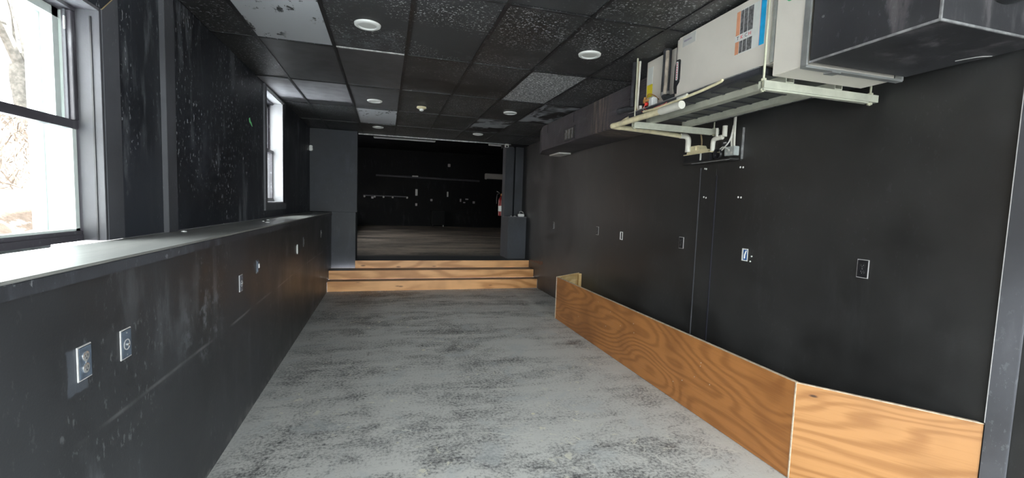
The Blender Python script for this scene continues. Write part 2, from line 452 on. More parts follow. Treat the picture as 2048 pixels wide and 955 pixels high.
# left wall: low wall, upper wall with two window openings
MB().box(XO, XL, YB, 8.573, 0, LED-.052).build('wall_left', M['low_l'], **st)
b = MB()
W1 = (1.25, 2.60, LED, 2.423); W2 = (5.555, 6.43, 1.503, 2.775)
b.box(XO, XW, YB, W1[0], LED, ZC+.1); b.box(XO, XW, W1[0], W1[1], W1[3], ZC+.1)
b.box(XO, XW, W1[1], W2[0], LED, ZC+.1); b.box(XO, XW, W2[0], W2[1], LED, W2[2]); b.box(XO, XW, W2[0], W2[1], W2[3], ZC+.1)
b.box(XO, XW, W2[1], 8.8, LED, ZC+.1)
b.build('wall_left', M['up_l'], **st)
# right wall
wr_ = MB().box(XR, XR+.2, YB, 9.4, 0, ZC+.1).build('wall_right', M['wall_r'], **st)
# far wall, left part: upper face and slightly recessed low part, beside the stage opening
b = MB(); b.box(XW-.2, -.507, 8.573, 8.80, LED+.012, ZC); b.build('wall_far', M['wall_f'], bevel=.004, **st)
b = MB(); b.box(XL+.002, -.528, 8.585, 8.80, .326, LED+.010); b.build('wall_far', M['wall_f'], bevel=.004, **st)
# pier on the right of the opening
b = MB(); b.box(2.435, XR, 8.80, 9.40, ZS, LED-.012)
pier = b.build('wall_pier', M['wall_f'], bevel=.006, **st)
b = MB(); b.box(2.40, XR, 8.775, 9.15, LED-.012, LED+.004); b.build('pier_ledge', M['trim'], pier, .003)
b = MB(); b.box(2.435, 2.605, 9.15, 9.40, LED-.012, ZC); b.box(2.605, 2.650, 9.26, 9.40, LED-.012, ZC); b.box(2.650, XR, 9.15, 9.40, LED-.012, ZC)
b.build('upper_pier', M['wall_f'], pier, .004)
# roof slabs above the hung ceiling, back hall
MB().box(XO, XR+.2, YB, 8.8, ZC+.1, ZC+.2).build('ceiling', M['stage'], **st)
b = MB(); b.box(XW-.2, XR+.2, 8.805, 8.95, ZC, 3.95); b.box(-4.0, XW-.0, 8.60, 8.95, ZS, 3.95); b.box(-1.3, -.52, 8.80, 8.95, ZS, ZC)
b.box(XR, 8.0, 9.40, 9.6, ZS, 3.95); b.box(2.44, XR+.2, 8.95, 9.6, ZC, 3.95)
b.build('wall_stage_front', M['stage'], **st)
MB().box(-4.2, 8.2, 21.0, 21.2, .1, 3.95).build('wall_stage_back', M['stage'], **st)
MB().box(8.0, 8.2, 8.8, 21.2, .1, 3.95).build('wall_stage_right', M['stage'], **st)
b = MB(); b.box(-4.2, -4.0, 8.6, 11.2, .1, 3.95); b.box(-4.2, -4.0, 15.0, 21.2, .1, 3.95); b.box(-4.2, -4.0, 11.2, 15.0, .1, .8); b.box(-4.2, -4.0, 11.2, 15.0, 3.0, 3.95)
b.build('wall_stage_left', M['stage'], **st)
MB().box(-4.2, 8.2, 8.8, 21.2, 3.905, 4.0).build('ceiling', M['stage'], **st)
# storefront behind the camera
b = MB(); b.box(XO, XR+.2, YB-.15, YB, 0, .12); b.box(XO, XR+.2, YB-.15, YB, 2.74, ZC+.1); b.box(XO, XW+.05, YB-.15, YB, .12, 2.74); b.box(XR-.06, XR+.2, YB-.15, YB, .12, 2.74)
wb = b.build('wall_back', M['trim'], **st)
for x in (.05, 1.4): bx('mullion', M['trim'], wb, (x, x+.05, YB-.12, YB-.03, .12, 2.74))
bx('pane', M['glass'], wb, (XW+.05, XR-.06, YB-.08, YB-.074, .12, 2.74))

# ------------------------------------------------------------------ hung ceiling: bars and tiles
TX0, TW, TY0, TL = -0.9773, .5632, 3.9576, 1.2192
ceil = MB().box(XW-.1, XR+.1, YB, 8.80, ZC+.07, ZC+.09).build('ceiling', M['tile'], **st)
BW = .013
special = {(1, -1): 'tile_glow', (1, 0): 'tile_glow', (0, -1): 'tile', (0, 0): 'tile_glow2', (0, 1): 'tile_glow2', (1, 1): 'tile_glow2', (-1, 0): 'tile_grey', (2, 1): 'tile_grey', (0, 4): 'tile_spark', (2, 4): 'tile_mott', (-1, 1): 'tile_speck', (-2, 1): 'tile_speck', (-2, 2): 'tile_speck', (-2, 3): 'tile_speck', (-1, 2): 'tile_speck', (0, 5): 'tile_speck', (1, 5): 'tile_mott'}
for j in range(-4, 4):
    ya = TY0+j*TL+BW*.5; yb = ya+TL-BW
    if j == 3: yb = 8.795
    if j == -4: ya = YB+.01
    for k in range(-1, 7):
        xa = TX0+k*TW+BW*.5; xb = xa+TW-BW
        if k == -1: xa = XW+.004
        if k == 6: xb = XR-.004
        dz = random.uniform(0, .004)
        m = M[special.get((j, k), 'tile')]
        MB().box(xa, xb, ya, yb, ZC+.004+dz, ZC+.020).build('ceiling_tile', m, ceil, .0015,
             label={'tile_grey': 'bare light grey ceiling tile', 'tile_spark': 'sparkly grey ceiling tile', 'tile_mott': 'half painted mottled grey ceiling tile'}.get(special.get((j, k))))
for k in range(0, 7):
    x = TX0+k*TW
    b = MB().box(x-BW, x+BW, YB+.01, 8.795, ZC-.003, ZC+.003); b.box(x-.003, x+.003, YB+.01, 8.795, ZC+.003, ZC+.03)
    b.build('grid_runner', M['bar'], ceil)
for j in range(-3, 4):
    for k in range(-1, 7):
        xa = max(TX0+k*TW+BW, XW+.003); xb = min(TX0+(k+1)*TW-BW, XR-.003)
        bare = (j, k) in ((0, 1), )
        y = TY0+j*TL
        bx('cross_bar', M['bar_bare'] if bare else M['bar'], ceil, (xa, xb, y-.011, y+.011, ZC-.002, ZC+.004), label='cross bar with bare white metal' if bare else None)
e_ = MB().box(-.50, 1.72, 8.785, 8.805, ZC-.020, ZC+.0).build('trim_1', M['bar_bare'], kind='structure')
e_ = MB().box(1.72, 2.435, 8.785, 8.805, ZC-.016, ZC-.001).build('trim_1', M['pale_edge'], kind='structure')  # dimmer right end of the lit strip, its shade put into the colour

# ------------------------------------------------------------------ recessed lights
lp = thing('recessed_light', '', 'light', (0, 0, ZC), 0, 'round recessed ceiling lights')
MB().lathe([(.060, -.004), (.064, -.012), (.078, -.014), (.088, -.009), (.091, .002), (.07, .003)], (0, 0, ZC), seg=40).build('trim_ring', M['white'], lp, smooth=True)
MB().lathe([(.0605, -.006), (.045, -.0075), (.02, -.008), (.001, -.008)], (0, 0, ZC), seg=40).build('lens', M['lens'], lp, smooth=True)
spots = [(-.138, 3.39, 'large round white ceiling light nearest on the left, in speckled black tile'),
         (1.567, 3.372, 'large round white ceiling light nearest on the right, beside the grey air unit'),
         (-.146, 5.87, 'round white ceiling light second from the camera in the left row'),
         (1.588, 5.831, 'round white ceiling light second from the camera in the right row'),
         (-.140, 7.911, 'small far round ceiling light in the left row, over the steps'),
         (1.556, 7.83, 'small far round ceiling light in the right row, over the steps')]
for i, (x, y, l) in enumerate(spots):
    o = lp if i == 0 else copy_tree(lp, label=l)
    o.location = (x, y, ZC); o['label'] = l
sd = thing('smoke_detector', 'small cream smoke detector on the black ceiling between the light rows', 'detector', (.431, 5.954, ZC-.002))
MB().lathe([(.03, 0), (.06, -.002), (.062, -.018), (.05, -.026), (.03, -.03)], (.431, 5.954, ZC-.002), seg=24).build('base', M['cream'], sd, smooth=True)
MB().lathe([(.03, -.03), (.026, -.05), (.012, -.058), (.001, -.059)], (.431, 5.954, ZC-.002), seg=24).build('sensor_cap', M['white'], sd, smooth=True)

# ------------------------------------------------------------------ ledge
lg = thing('window_ledge', 'long grey painted ledge board along the left wall under the windows', 'ledge', (-1.1, 3, LED-.052))
MB().box(XW+.001, -.93, YB+.01, 8.572, LED-.010, LED).build('top_board', M['ledge'], lg, .003)
MB().box(XL+.0, -.928, YB+.01, 8.572, LED-.052, LED-.0105).build('fascia_board', M['fascia'], lg, .002)
MB().box(XW+.001, XL-.001, YB+.01, 8.572, LED-.052, LED-.0105).build('underlay_board', M['trim'], lg)
for (x, y, s, cl) in ((-1.05, 4.55, .02, 'largest white plaster crumb near the middle of the ledge'), (-1.16, 5.05, .016, 'white plaster crumb farthest along the grey ledge'), (-1.12, 4.7, .012, 'tiny white plaster crumb in the middle of the ledge'), (-1.22, 3.24, .016, 'white plaster crumb at the foot of the wall batten')):
    b = MB(); b.lathe([(s, 0), (s*.9, .004), (s*.4, .008), (.001, .009)], (x, y, LED+.0005), seg=7)
    b.build('plaster_crumb', M['white'], None, label=cl, cat='debris', group='plaster crumbs on the left ledge')

# ------------------------------------------------------------------ windows
def window(name, y0, y1, z0, z1, zm, xf, xg, label_mat):
    """double hung window: frame, two sashes (the upper one further out), panes"""
    xo = XO
    fr_ = MB()
    fr_.box(xo, xf, y0, y0+.03, z0, z1).box(xo, xf, y1-.012, y1, z0, z1).box(xo, xf, y0, y1, z1-.03, z1).box(xo, xf, y0+.03, y1-.012, z0, z0+.03)
    root = fr_.build(name, M['frame'], None, kind='structure')
    # lower sash
    a, c = y0+.032, y1-.014
    sl = MB().box(xg-.022, xg+.012, a, a+.04, z0+.032, zm).box(xg-.022, xg+.012, c-.028, c, z0+.032, zm).box(xg-.022, xg+.012, a, c, z0+.032, z0+.058)
    sl.build('lower_sash', M['vinyl'] if label_mat else M['frame'], root, label='pale lower sash')
    bx('meeting_rail', M['frame'], root, (xg-.022, xg+.022, a, c, zm-.006, zm+.034), .003)
    bx('bottom_rail', M['frame'], root, (xg+.012, xg+.022, a, c, z0+.030, z0+.048), .003)
    bx('pane', M['glass'], root, (xg-.006, xg-.003, a+.04, c-.028, z0+.058, zm-.004))
    xu = xg-.045
    MB().box(xu-.022, xu+.012, a, a+.04, zm, z1-.032).box(xu-.022, xu+.012, c-.05, c-.012, zm, z1-.032).box(xu-.022, xu+.012, a, c, z1-.07, z1-.032).build('upper_sash', M['vinyl'] if label_mat else M['frame'], root)
    bx('pane', M['glass'], root, (xu-.006, xu-.003, a+.04, c-.05, zm+.02, z1-.07))
    bx('sash_lock', M['frame'], root, (xg-.02, xg+.01, (a+c)/2+.12, (a+c)/2+.20, zm+.034, zm+.046), .004)
    return root


w1 = window('window_1', W1[0], W1[1], W1[2], W1[3], 1.864, -1.385, -1.410, True)
# track strips on the jamb, with sash cords painted over
bx('sash_track', M['frame'], w1, (-1.425, -1.387, 2.560, 2.589, 1.90, 2.39), .002)
bx('sash_track', M['trim'], w1, (-1.415, -1.405, 2.552, 2.560, 1.90, 2.39), .001)
bx('track_bracket', M['paleplate'], w1, (-1.412, -1.404, 2.548, 2.556, 2.30, 2.36), .002)
bx('storm_frame', M['vinyl'], w1, (-1.56, XO-.001, 2.555, 2.60, 1.34, 2.42), .003)
bx('storm_frame', M['vinyl'], w1, (-1.60, XO-.001, 1.25, 1.30, 1.34, 2.42), .003)
bx('storm_sill', M['vinyl'], w1, (-1.62, XO-.001, 1.25, 2.60, 1.30, 1.36), .003)
# reveal boards
bx('outer_jamb', M['vinyl'], w1, (XO, -1.436, 2.585, 2.601, 1.34, 2.42), .001)
bx('reveal_board', M['reveal'], w1, (-1.385, XW+.004, 2.585, 2.601, LED+.001, 2.423), .001, label='grey reveal board right of the pane')
MB().box(-1.330, -1.324, 2.580, 2.586, LED+.001, 2.38).build('reveal_crack', M['blackp'], w1)
bx('reveal_head', M['frame'], w1, (-1.385, XW+.004, W1[0], 2.585, 2.408, 2.4225))
# flat casing with a mitred joint showing raw wood
b = MB(); cz = 2.423
b.prism_m([(2.602, LED+.001), (2.735, LED+.001), (2.735, cz+.12), (2.602, cz)], XW+.001, XW+.007, lambda u, v, d: (d, u, v)); b.build('trim_2', M['trim'], kind='structure')
b = MB(); b.prism_m([(YB+.01, cz), (2.598, cz), (2.731, cz+.12), (YB+.01, cz+.12)], XW+.001, XW+.007, lambda u, v, d: (d, u, v)); b.build('trim_3', M['up_l'], kind='structure')
b = MB(); b.prism_m([(2.598, cz-.001), (2.603, cz-.001), (2.736, cz+.12), (2.731, cz+.12)], XW+.0015, XW+.0085, lambda u, v, d: (d, u, v)); b.build('trim_3', M['rawwood'], kind='structure')
bx('trim_4', M['trim'], None, (XW+.001, XW+.030, 3.165, 3.290, LED+.001, ZC-.004), .002, kind='structure')

w2 = window('window_2', W2[0], W2[1], W2[2], W2[3], 2.13, -1.40, -1.425, False)
bx('reveal_board', M['reveal_w'], w2, (-1.44, XW+.004, 6.415, 6.431, W2[2], W2[3]), .001, label='pale reveal lit by the pane')
bx('reveal_head', M['reveal_w'], w2, (-1.44, XW+.004, W2[0], W2[1], W2[3]-.012, W2[3]+.001))
bx('reveal_sill', M['reveal_w'], w2, (-1.44, XW+.006, W2[0], W2[1], W2[2]-.001, W2[2]+.014))
bx('trim_5', M['reveal_w'], None, (XW+.001, XW+.014, 5.53, 6.47, W2[3], ZC-.006), .002, kind='structure')
bx('trim_6', M['trim'], None, (XW+.001, XW+.022, 5.475, 5.555, LED+.085, ZC-.006), .002, kind='structure')
bx('trim_7', M['trim'], None, (XW+.001, XW+.014, 5.555, 6.56, LED+.085, W2[2]-.001), .002, kind='structure')

# ------------------------------------------------------------------ steps to the stage
sp_ = thing('wooden_steps', 'three wide pine steps with dark treads rising to the stage', 'steps', (.94, 8.0, 0))
for i, (ya, za, zb, xa) in enumerate(((7.989, 0, .173, XL+.002), (8.2215, .173, .326, XL+.002), (8.53, .326, ZS, -.527))):
    MB().box(xa, XR-.002, ya, ya+.022, za+.001, zb-.001).build('riser', M['pine'], sp_, .002)
    yn = (8.2205, 8.529, 8.62)[i]
    MB().box(xa, XR-.002, ya+.023, yn, zb-.016 if i < 2 else zb-.008, zb).build('tread', M['tread'], sp_, .002)

# ------------------------------------------------------------------ low plywood wall
HW = .59
hw = thing('plywood_half_wall', 'low stained plywood wall boxing off the right side of the floor', 'half wall', (2.33, 4, 0))
A = (2.338, 1.972); Bp = (2.325, 5.735)
MB().prism([(A[0], A[1]), (A[0]+.018, A[1]), (Bp[0]+.018, Bp[1]), Bp], .002, HW).build('long_panel', M['ply_long'], hw, .0015)
MB().prism([(A[0]-.001, A[1]), (A[0]+.019, A[1]), (Bp[0]+.019, Bp[1]), (Bp[0]-.001, Bp[1])], HW+.0005, HW+.004).build('panel_edge', M['ply_edge'], hw)
C = (2.822, 1.362)
d = Vector((C[0]-A[0], C[1]-A[1])).normalized(); nn = Vector((-d.y, d.x))*.018
q = lambda P, k=1: (P[0]+nn.x*k, P[1]+nn.y*k)
q0 = (A[0], A[1]-.004)
MB().prism([q0, (C[0]-.004, C[1]), (C[0]-.004, C[1]+.03), (q0[0]+.018, q0[1]+.0035)], .002, HW-.002).build('end_panel', M['ply_near'], hw, .0015, label='bright orange end panel with bold grain and a knot')
MB().prism([q0, (C[0]-.004, C[1]), (C[0]-.004, C[1]+.028), (q0[0]+.018, q0[1]+.0035)], HW-.0015, HW+.003).build('panel_edge', M['ply_edge'], hw)
MB().box(A[0]-.004, A[0]+.002, A[1]-.006, A[1]+.001, .002, HW).build('corner_edge', M['ply_edge'], hw)
yr = 5.735
ye = 6.08
rp = lambda o0, o1: [(Bp[0]-.001, yr+o0), (XR-.004, ye+o0), (XR-.004, ye+o1), (Bp[0]-.001, yr+o1)]
MB().prism(rp(0, .022), .002, HW+.004).build('return_panel', M['pine_raw'], hw, .001, label='raw unstained back of the return panel')
MB().prism(rp(-.001, .023), HW+.0042, HW+.007).build('panel_edge', M['ply_edge'], hw)
MB().box(Bp[0]-.003, Bp[0]+.001, yr+.0, yr+.022, .002, HW+.003).build('corner_edge', M['ply_edge'], hw)
bx('stud', M['pine_raw'], hw, (XR-.05, XR-.005, ye-.085, ye-.040, .002, HW+.003), .002)
bx('stud', M['pine_raw'], hw, (Bp[0]+.022, Bp[0]+.06, yr-.09, yr-.002, .002, HW-.01), .002)
MB().prism([(Bp[0]+.08, yr+.025), (XR-.06, ye-.066), (XR-.06, ye-.046), (Bp[0]+.08, yr+.052)], HW-.09, HW-.01).build('top_cleat', M['pine_raw'], hw)
for i in range(14):   # nail heads and filler dots
    y = random.uniform(2.6, 5.5); z = random.uniform(.1, .52)
    x = A[0]+(Bp[0]-A[0])*(y-A[1])/(Bp[1]-A[1])
    MB().cyl((x+.002, y, z), (x-.0015, y, z), .004, 8).build('nail_head', M['ply_edge'], hw)
k_ = q0[0]+(C[0]-q0[0])*.10, q0[1]+(C[1]-q0[1])*.10
# near pilaster strip on the right wall
bx('trim_8', M['trim'], None, (XR-.016, XR-.0005, 1.268, 1.358, .002, ZC-.004), .002, kind='structure')
bx('trim_8', M['paleplate'], None, (XR-.0175, XR-.0005, 1.358, 1.3605, .60, ZC-.004), kind='structure')

# ------------------------------------------------------------------ wall plates
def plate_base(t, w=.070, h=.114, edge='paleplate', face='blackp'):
    MB().box(-w/2, w/2, -.004, 0, -h/2, h/2).build('plate_edge_highlight', M[edge], t, .001)  # paler rim: the highlight on the plate's edge put into its colour
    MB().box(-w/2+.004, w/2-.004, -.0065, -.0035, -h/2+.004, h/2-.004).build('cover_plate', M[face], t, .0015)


def duplex(label, group, face='blackp', sock='blackp', slot='ink', edge='paleplate'):
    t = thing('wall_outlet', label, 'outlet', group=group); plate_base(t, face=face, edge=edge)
    for s in (-1, 1):
        b = MB().lathe([(.0165, -.0064), (.0165, -.0085), (.015, -.009), (.001, -.009)], (0, 0, s*.0195), 'Y', 20)
        so = b.build('socket', M[sock], t, smooth=True)
        MB().box(-.007, -.005, -.0095, -.0088, s*.0195-.001, s*.0195+.006).box(.005, .007, -.0095, -.0088, s*.0195-.001, s*.0195+.006).box(-.002, .002, -.0095, -.0088, s*.0195-.009, s*.0195-.005).build('slots', M[slot], so)
    MB().cyl((0, -.006, 0), (0, -.0085, 0), .003, 10).build('screw', M['chrome'], t)
    return t


def place(t, side, y, z, label=None):
    if side == 'L': t.location = (XL+.0005, y, z); t.rotation_euler = (0, 0, PI/2)
    elif side == 'R': t.location = (XR-.0005, y, z); t.rotation_euler = (0, 0, -PI/2)
    elif side == 'B': t.location = (XL, y, z)
    if label: t['label'] = label
    return t


place(duplex('grey duplex outlet with bright sockets nearest on the left wall, under the ledge', 'outlets on the left wall', 'bluegrey', 'chrome'), 'L', 1.735, 1.017)


def cable(label, face='bluegrey'):
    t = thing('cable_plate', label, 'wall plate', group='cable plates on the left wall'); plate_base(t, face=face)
    MB().lathe([(.021, -.0062), (.021, -.0075), (.017, -.0075), (.017, -.0062)], (0, 0, -.003), 'Y', 24).build('jack_ring', M['paleplate'], t, smooth=True)
    MB().lathe([(.006, -.006), (.006, -.014), (.004, -.014), (.001, -.012)], (0, 0, -.003), 'Y', 12).build('jack', M['chrome'], t, smooth=True)
    for s in (-1, 1): MB().cyl((0, -.006, s*.042), (0, -.0078, s*.042), .003, 8).build('screw', M['chrome'], t)
    return t


c1 = place(cable('blue grey plate with a round jack beside the nearest left outlet'), 'L', 1.974, 1.003)
c2 = place(copy_tree(c1), 'L', 3.365, .984, 'blue grey jack plate amid white scuffs, further along the left wall')
t = thing('light_switch', 'uncovered bluish switch in a worn wall box on the left wall', 'switch'); place(t, 'L', 0, 0); t.location = (0, 0, 0); t.rotation_euler = (0, 0, 0)
MB().box(-.03, .03, -.003, 0, -.052, .052).build('wall_box', M['trim'], t, .001)
MB().box(-.019, .019, -.010, -.003, -.038, .042).build('switch_body', M['bluegrey'], t, .002)
MB().box(-.008, .008, -.018, -.010, -.012, .022).build('toggle', M['paleplate'], t, .002)
place(t, 'L', 3.77, 1.04)
t = thing('blank_plate', 'narrow white blank plate with rounded ends on the left wall', 'wall plate')
MB().prism_m([(.022*math.cos(a), (.032 if math.sin(a) > 0 else -.032)+.022*math.sin(a)) for a in [2*PI*(i+.5)/20 for i in range(20)]], -.008, 0, lambda u, v, dd: (u, dd, v)).build('cover', M['white'], t, .0015)
place(t, 'L', 5.365, 1.004)
blk = duplex('black duplex outlet past the white blank plate on the left wall', 'black outlets on the left wall', edge='trim', slot='chrome')
place(blk, 'L', 5.772, 1.052)
o = place(copy_tree(blk), 'L', 7.269, 1.041, 'black duplex outlet at the far end of the left wall near the steps')
rb = duplex('black duplex outlet with bright edges nearest on the right wall', 'outlets on the right wall', slot='chrome')
place(rb, 'R', 2.002, 1.259)
for y, z, l in ((3.745, 1.261, 'black duplex outlet left of the dark wall seam on the right wall'),
                (5.563, 1.262, 'black duplex outlet left of the open white box on the right wall'),
                (7.24, 1.250, 'black duplex outlet farthest along the right wall near the pier')):
    place(copy_tree(rb), 'R', y, z, l)
for y, z, l, inn in ((2.932, 1.236, 'open white wall box with blue inside on the right wall', 'blue'), (4.909, 1.242, 'narrow open white wall box on the right wall, farther off', 'blackp')):
    t = thing('open_wall_box', l, 'wall box', group='open boxes on the right wall')
    MB().box(-.030, .030, -.006, 0, -.050, -.042).box(-.030, .030, -.006, 0, .042, .050).box(-.030, -.012 if inn == 'blackp' else -.016, -.006, 0, -.042, .042).box(.026, .030, -.006, 0, -.042, .042).build('box_rim', M['white'], t, .001)
    MB().box(-.016, .026, -.003, 0, -.042, .042).build('box_interior', M[inn], t)
    if inn == 'blue': MB().tube([(.0, -.004, -.03), (.004, -.008, 0), (.014, -.004, .035)], .005, 8).build('wire', M['paper'], t, smooth=True)
    place(t, 'R', y, z)
t = thing('screw_anchor', 'two white screw anchors in the right wall beside the open blue box', 'screw', (XR-.001, 2.86, 1.2))
for y, z in ((2.862, 1.231), (2.872, 1.189)): MB().cyl((XR, y, z), (XR-.006, y, z), .006, 8).build('anchor', M['white'], t)

# wall patch with seams and screw holes below the pump
t = thing('access_board', 'tall black boarded patch with worn seams on the right wall below the pump', 'board', (XR, 3.42, .6))
MB().box(XR-.006, XR-.0005, 3.32, 3.52, .02, 1.96).build('cover_board', M['wall_r'], t, .001)
MB().box(XR-.010, XR-.0005, 3.520, 3.532, .02, 1.98).build('batten', M['trim'], t, .002)
MB().box(XR-.009, XR-.0005, 3.308, 3.320, .30, 1.90).build('gap', M['ink'], t, .001)
for y, z in ((3.47, 1.969), (3.45, 1.965), (3.05, 1.953), (3.02, 1.95), (3.46, 1.709), (3.43, 1.702), (3.05, 1.705), (3.02, 1.703)):
    MB().lathe([(.009, 0), (.007, -.003), (.001, -.004)], (XR-.007 if y > 3.3 else XR-.0008, y, z), 'X', 8).build('screw', M['white'], t)

# ------------------------------------------------------------------ air handler
ah = thing('air_handler', 'grey steel air handler unit hung from the ceiling on the right', 'air conditioner', (2.3, 2.4, 2.38))
MB().box(2.005, 2.62, 1.972, 2.84, 2.388, 2.795).build('cabinet', M['unit'], ah, .004)
MB().prism_m([(1.990, 2.388), (2.795, 2.388), (2.795, 2.46), (2.770, 2.485), (2.770, 2.64), (2.795, 2.64), (2.795, 2.792), (1.990, 2.792)], 1.988, 2.005, lambda u, v, dd: (dd, u, v)).build('access_panel', M['unit'], ah, .002)
MB().prism_m([(2.81, 2.41), (2.797, 2.47), (2.772, 2.488), (2.764, 2.50), (2.764, 2.63), (2.770, 2.640), (2.800, 2.642), (2.818, 2.60), (2.822, 2.45)], 1.978, 2.004, lambda u, v, dd: (dd, u, v)).build('latch_handle', M['blackp'], ah, .002)
prof = []
for i in range(24):
    a = 2*PI*(i+.5)/24; prof.append((2.788+.010*math.cos(a), 2.563+(.055 if math.sin(a) > 0 else -.055)+.010*math.sin(a)))
bd_ = MB().prism_m(prof, 1.9755, 1.978, lambda u, v, dd: (dd, u, v)).build('badge', M['white'], ah)
# red upright lettering on the badge (too small to read in the photograph)
for i in range(7):
    MB().box(1.9748, 1.9756, 2.783, 2.791, 2.505+i*.017, 2.515+i*.017).build('badge_mark', M['pink'], bd_)
MB().box(1.9865, 1.9881, 2.62, 2.755, 2.715, 2.785).build('faded_label', M['offwhite'], ah)
MB().box(1.986, 1.9866, 2.66, 2.74, 2.745, 2.757).build('label_print', plain('faded_violet_print', (.36, .33, .40), .5), ah)
# coil section behind
MB().box(2.085, 2.62, 2.84, 3.345, 2.40, 2.795).build('coil_section', M['unit'], ah, .003)
MB().box(2.045, 2.085, 2.845, 2.90, 2.40, 2.795).build('dark_gap', M['blackp'], ah)
MB().box(2.0825, 2.0848, 3.255, 3.325, 2.58, 2.74).build('data_label', M['paper'], ah)
MB().box(2.0800, 2.0824, 3.250, 3.325, 2.50, 2.60).build('warning_label', M['yellow'], ah, label='yellow warning label')
# flange strip and plenum at the near end
MB().box(1.982, 1.990, 1.968, 1.989, 2.388, 2.795).build('mounting_flange', M['unit2'], ah, .001)
MB().box(1.985, 2.624, 1.790, 1.966, 2.312, 2.795).build('plenum', M['unit'], ah, .003)
b = MB()
b.box(1.978, 1.988, 1.758, 1.792, 2.306, 2.795).box(1.978, 2.64, 1.758, 1.792, 2.300, 2.311).box(2.630, 2.645, 1.758, 1.792, 2.306, 2.795)
b.build('duct_flange', M['unit2'], ah, .001)
bx('flange_clip', M['unit2'], ah, (2.14, 2.20, 1.752, 1.80, 2.292, 2.300), .001)
# coloured energy sticker
def on_panel(y0, y1, z0, z1, name, mat, e=0.):
    MB().box(1.9864-e, 1.9885, y0, y1, z0, z1).build(name, mat, stk)
stk = MB().box(1.9868, 1.9884, 2.035, 2.255, 2.505, 2.755).build('sticker', M['paper'], ah, label='printed sticker with orange, grey and cyan bands')
on_panel(2.225, 2.253, 2.507, 2.753, 'orange_band', M['orange'], .0002)
for ya, yb in ((2.198, 2.221), (2.168, 2.194), (2.128, 2.164)):
    on_panel(ya, yb, 2.509, 2.578, 'photo_strip', M['photo'], .0002); on_panel(ya, yb, 2.618, 2.751, 'photo_strip', M['photo'], .0002)
on_panel(2.122, 2.257, 2.580, 2.616, 'white_band', M['paper'], .0006)
on_panel(2.040, 2.072, 2.507, 2.753, 'cyan_band', M['cyan'], .0002)
on_panel(2.072, 2.076, 2.507, 2.753, 'violet_line', plain('violet_line', (.3, .28, .5), .5), .0002)
for ch, yy, mm in (('T', 2.235, 'ink'), ('K', 2.205, 'pink'), ('C', 2.172, 'ink'), ('H', 2.145, 'pink')):
    text('lettering', ch, M[mm], stk, (1.9855, yy, 2.598), (PI/2, 0, -PI/2), .028)
MB().lathe([(.022, 0), (.022, .0012), (.001, .0012)], (1.9835, 1.885, 2.690), 'X', 24).build('round_sticker', M['green'], ah, label='green and pale round sticker')
MB().prism_m([(1.885+.016*math.cos(a)*1.2, 2.686+.010*math.sin(a)) for a in [2*PI*i/14 for i in range(14)]], 1.9825, 1.984, lambda u, v, dd: (dd, u, v)).build('sticker_leaf', plain('pale_green_print', (.55, .75, .6), .5), ah)

# drain pan
pn = thing('drain_pan', 'black plastic drain pan under the grey air handler', 'pan', (2.3, 2.6, 2.337))
b = MB(); b.box(1.965, 2.68, 2.03, 3.40, 2.337, 2.343); b.box(1.965, 1.975, 2.03, 3.40, 2.343, 2.378); b.box(2.67, 2.68, 2.03, 3.40, 2.343, 2.378); b.box(1.975, 2.67, 2.03, 2.04, 2.343, 2.378); b.box(1.975, 2.67, 3.39, 3.40, 2.343, 2.378)
b.build('pan_tray', M['pan'], pn, .003)
for i in range(9): bx('pan_rib', M['pan'], pn, (2.0, 2.65, 2.15+i*.14, 2.17+i*.14, 2.331, 2.338), .002)
bx('rim_lip', M['pale_edge'], pn, (1.962, 1.966, 2.03, 3.40, 2.374, 2.380))
bx('unit_rest', M['blackp'], pn, (2.03, 2.60, 2.06, 2.12, 2.343, 2.388)); bx('unit_rest', M['blackp'], pn, (2.03, 2.60, 2.7, 2.76, 2.343, 2.388))

# strut channel hanger
hg = thing('hanger_frame', 'pale steel strut channel frame hanging on rods under the air handler', 'hanger', (2.3, 2.6, 2.25))
def channel_pts(w=.041, h=.041, t_=.004):
    return [(-w/2, 0), (w/2, 0), (w/2, h), (w/2-.010, h), (w/2-.010, h-t_), (w/2-t_, h-t_), (w/2-t_, t_), (-w/2+t_, t_), (-w/2+t_, h-t_), (-w/2+.010, h-t_), (-w/2+.010, h), (-w/2, h)]
for y in (2.0, 3.3):
    MB().prism_m(channel_pts(), 1.952, 2.79, lambda u, v, dd, y=y: (dd, y+u, 2.252+v)).build('cross_channel', M['strut'], hg)
    bx('channel_lip', M['strut'], hg, (1.955, 2.72, y-.018, y+.012, 2.242, 2.2515), .001)
for x in (2.12, 2.47):
    MB().prism_m(channel_pts(.055, .042), 1.975, 3.33, lambda u, v, dd, x=x: (x+u, dd, 2.2935+v)).build('long_rail', M['strut'], hg)
for x in (1.965, 2.75):
    for y in (2.0, 3.3):
        rd = MB().cyl((x, y, 2.235), (x, y, ZC-.004), .0065, 10).build('threaded_rod', M['rod'], hg, smooth=True)
        MB().lathe([(.007, 2.294), (.014, 2.294), (.014, 2.306), (.007, 2.306)], (x, y, 0), seg=6).build('nut', M['rod'], rd)
        MB().lathe([(.007, 2.238), (.014, 2.238), (.014, 2.2505), (.007, 2.2505)], (x, y, 0), seg=6).build('nut', M['rod'], rd)

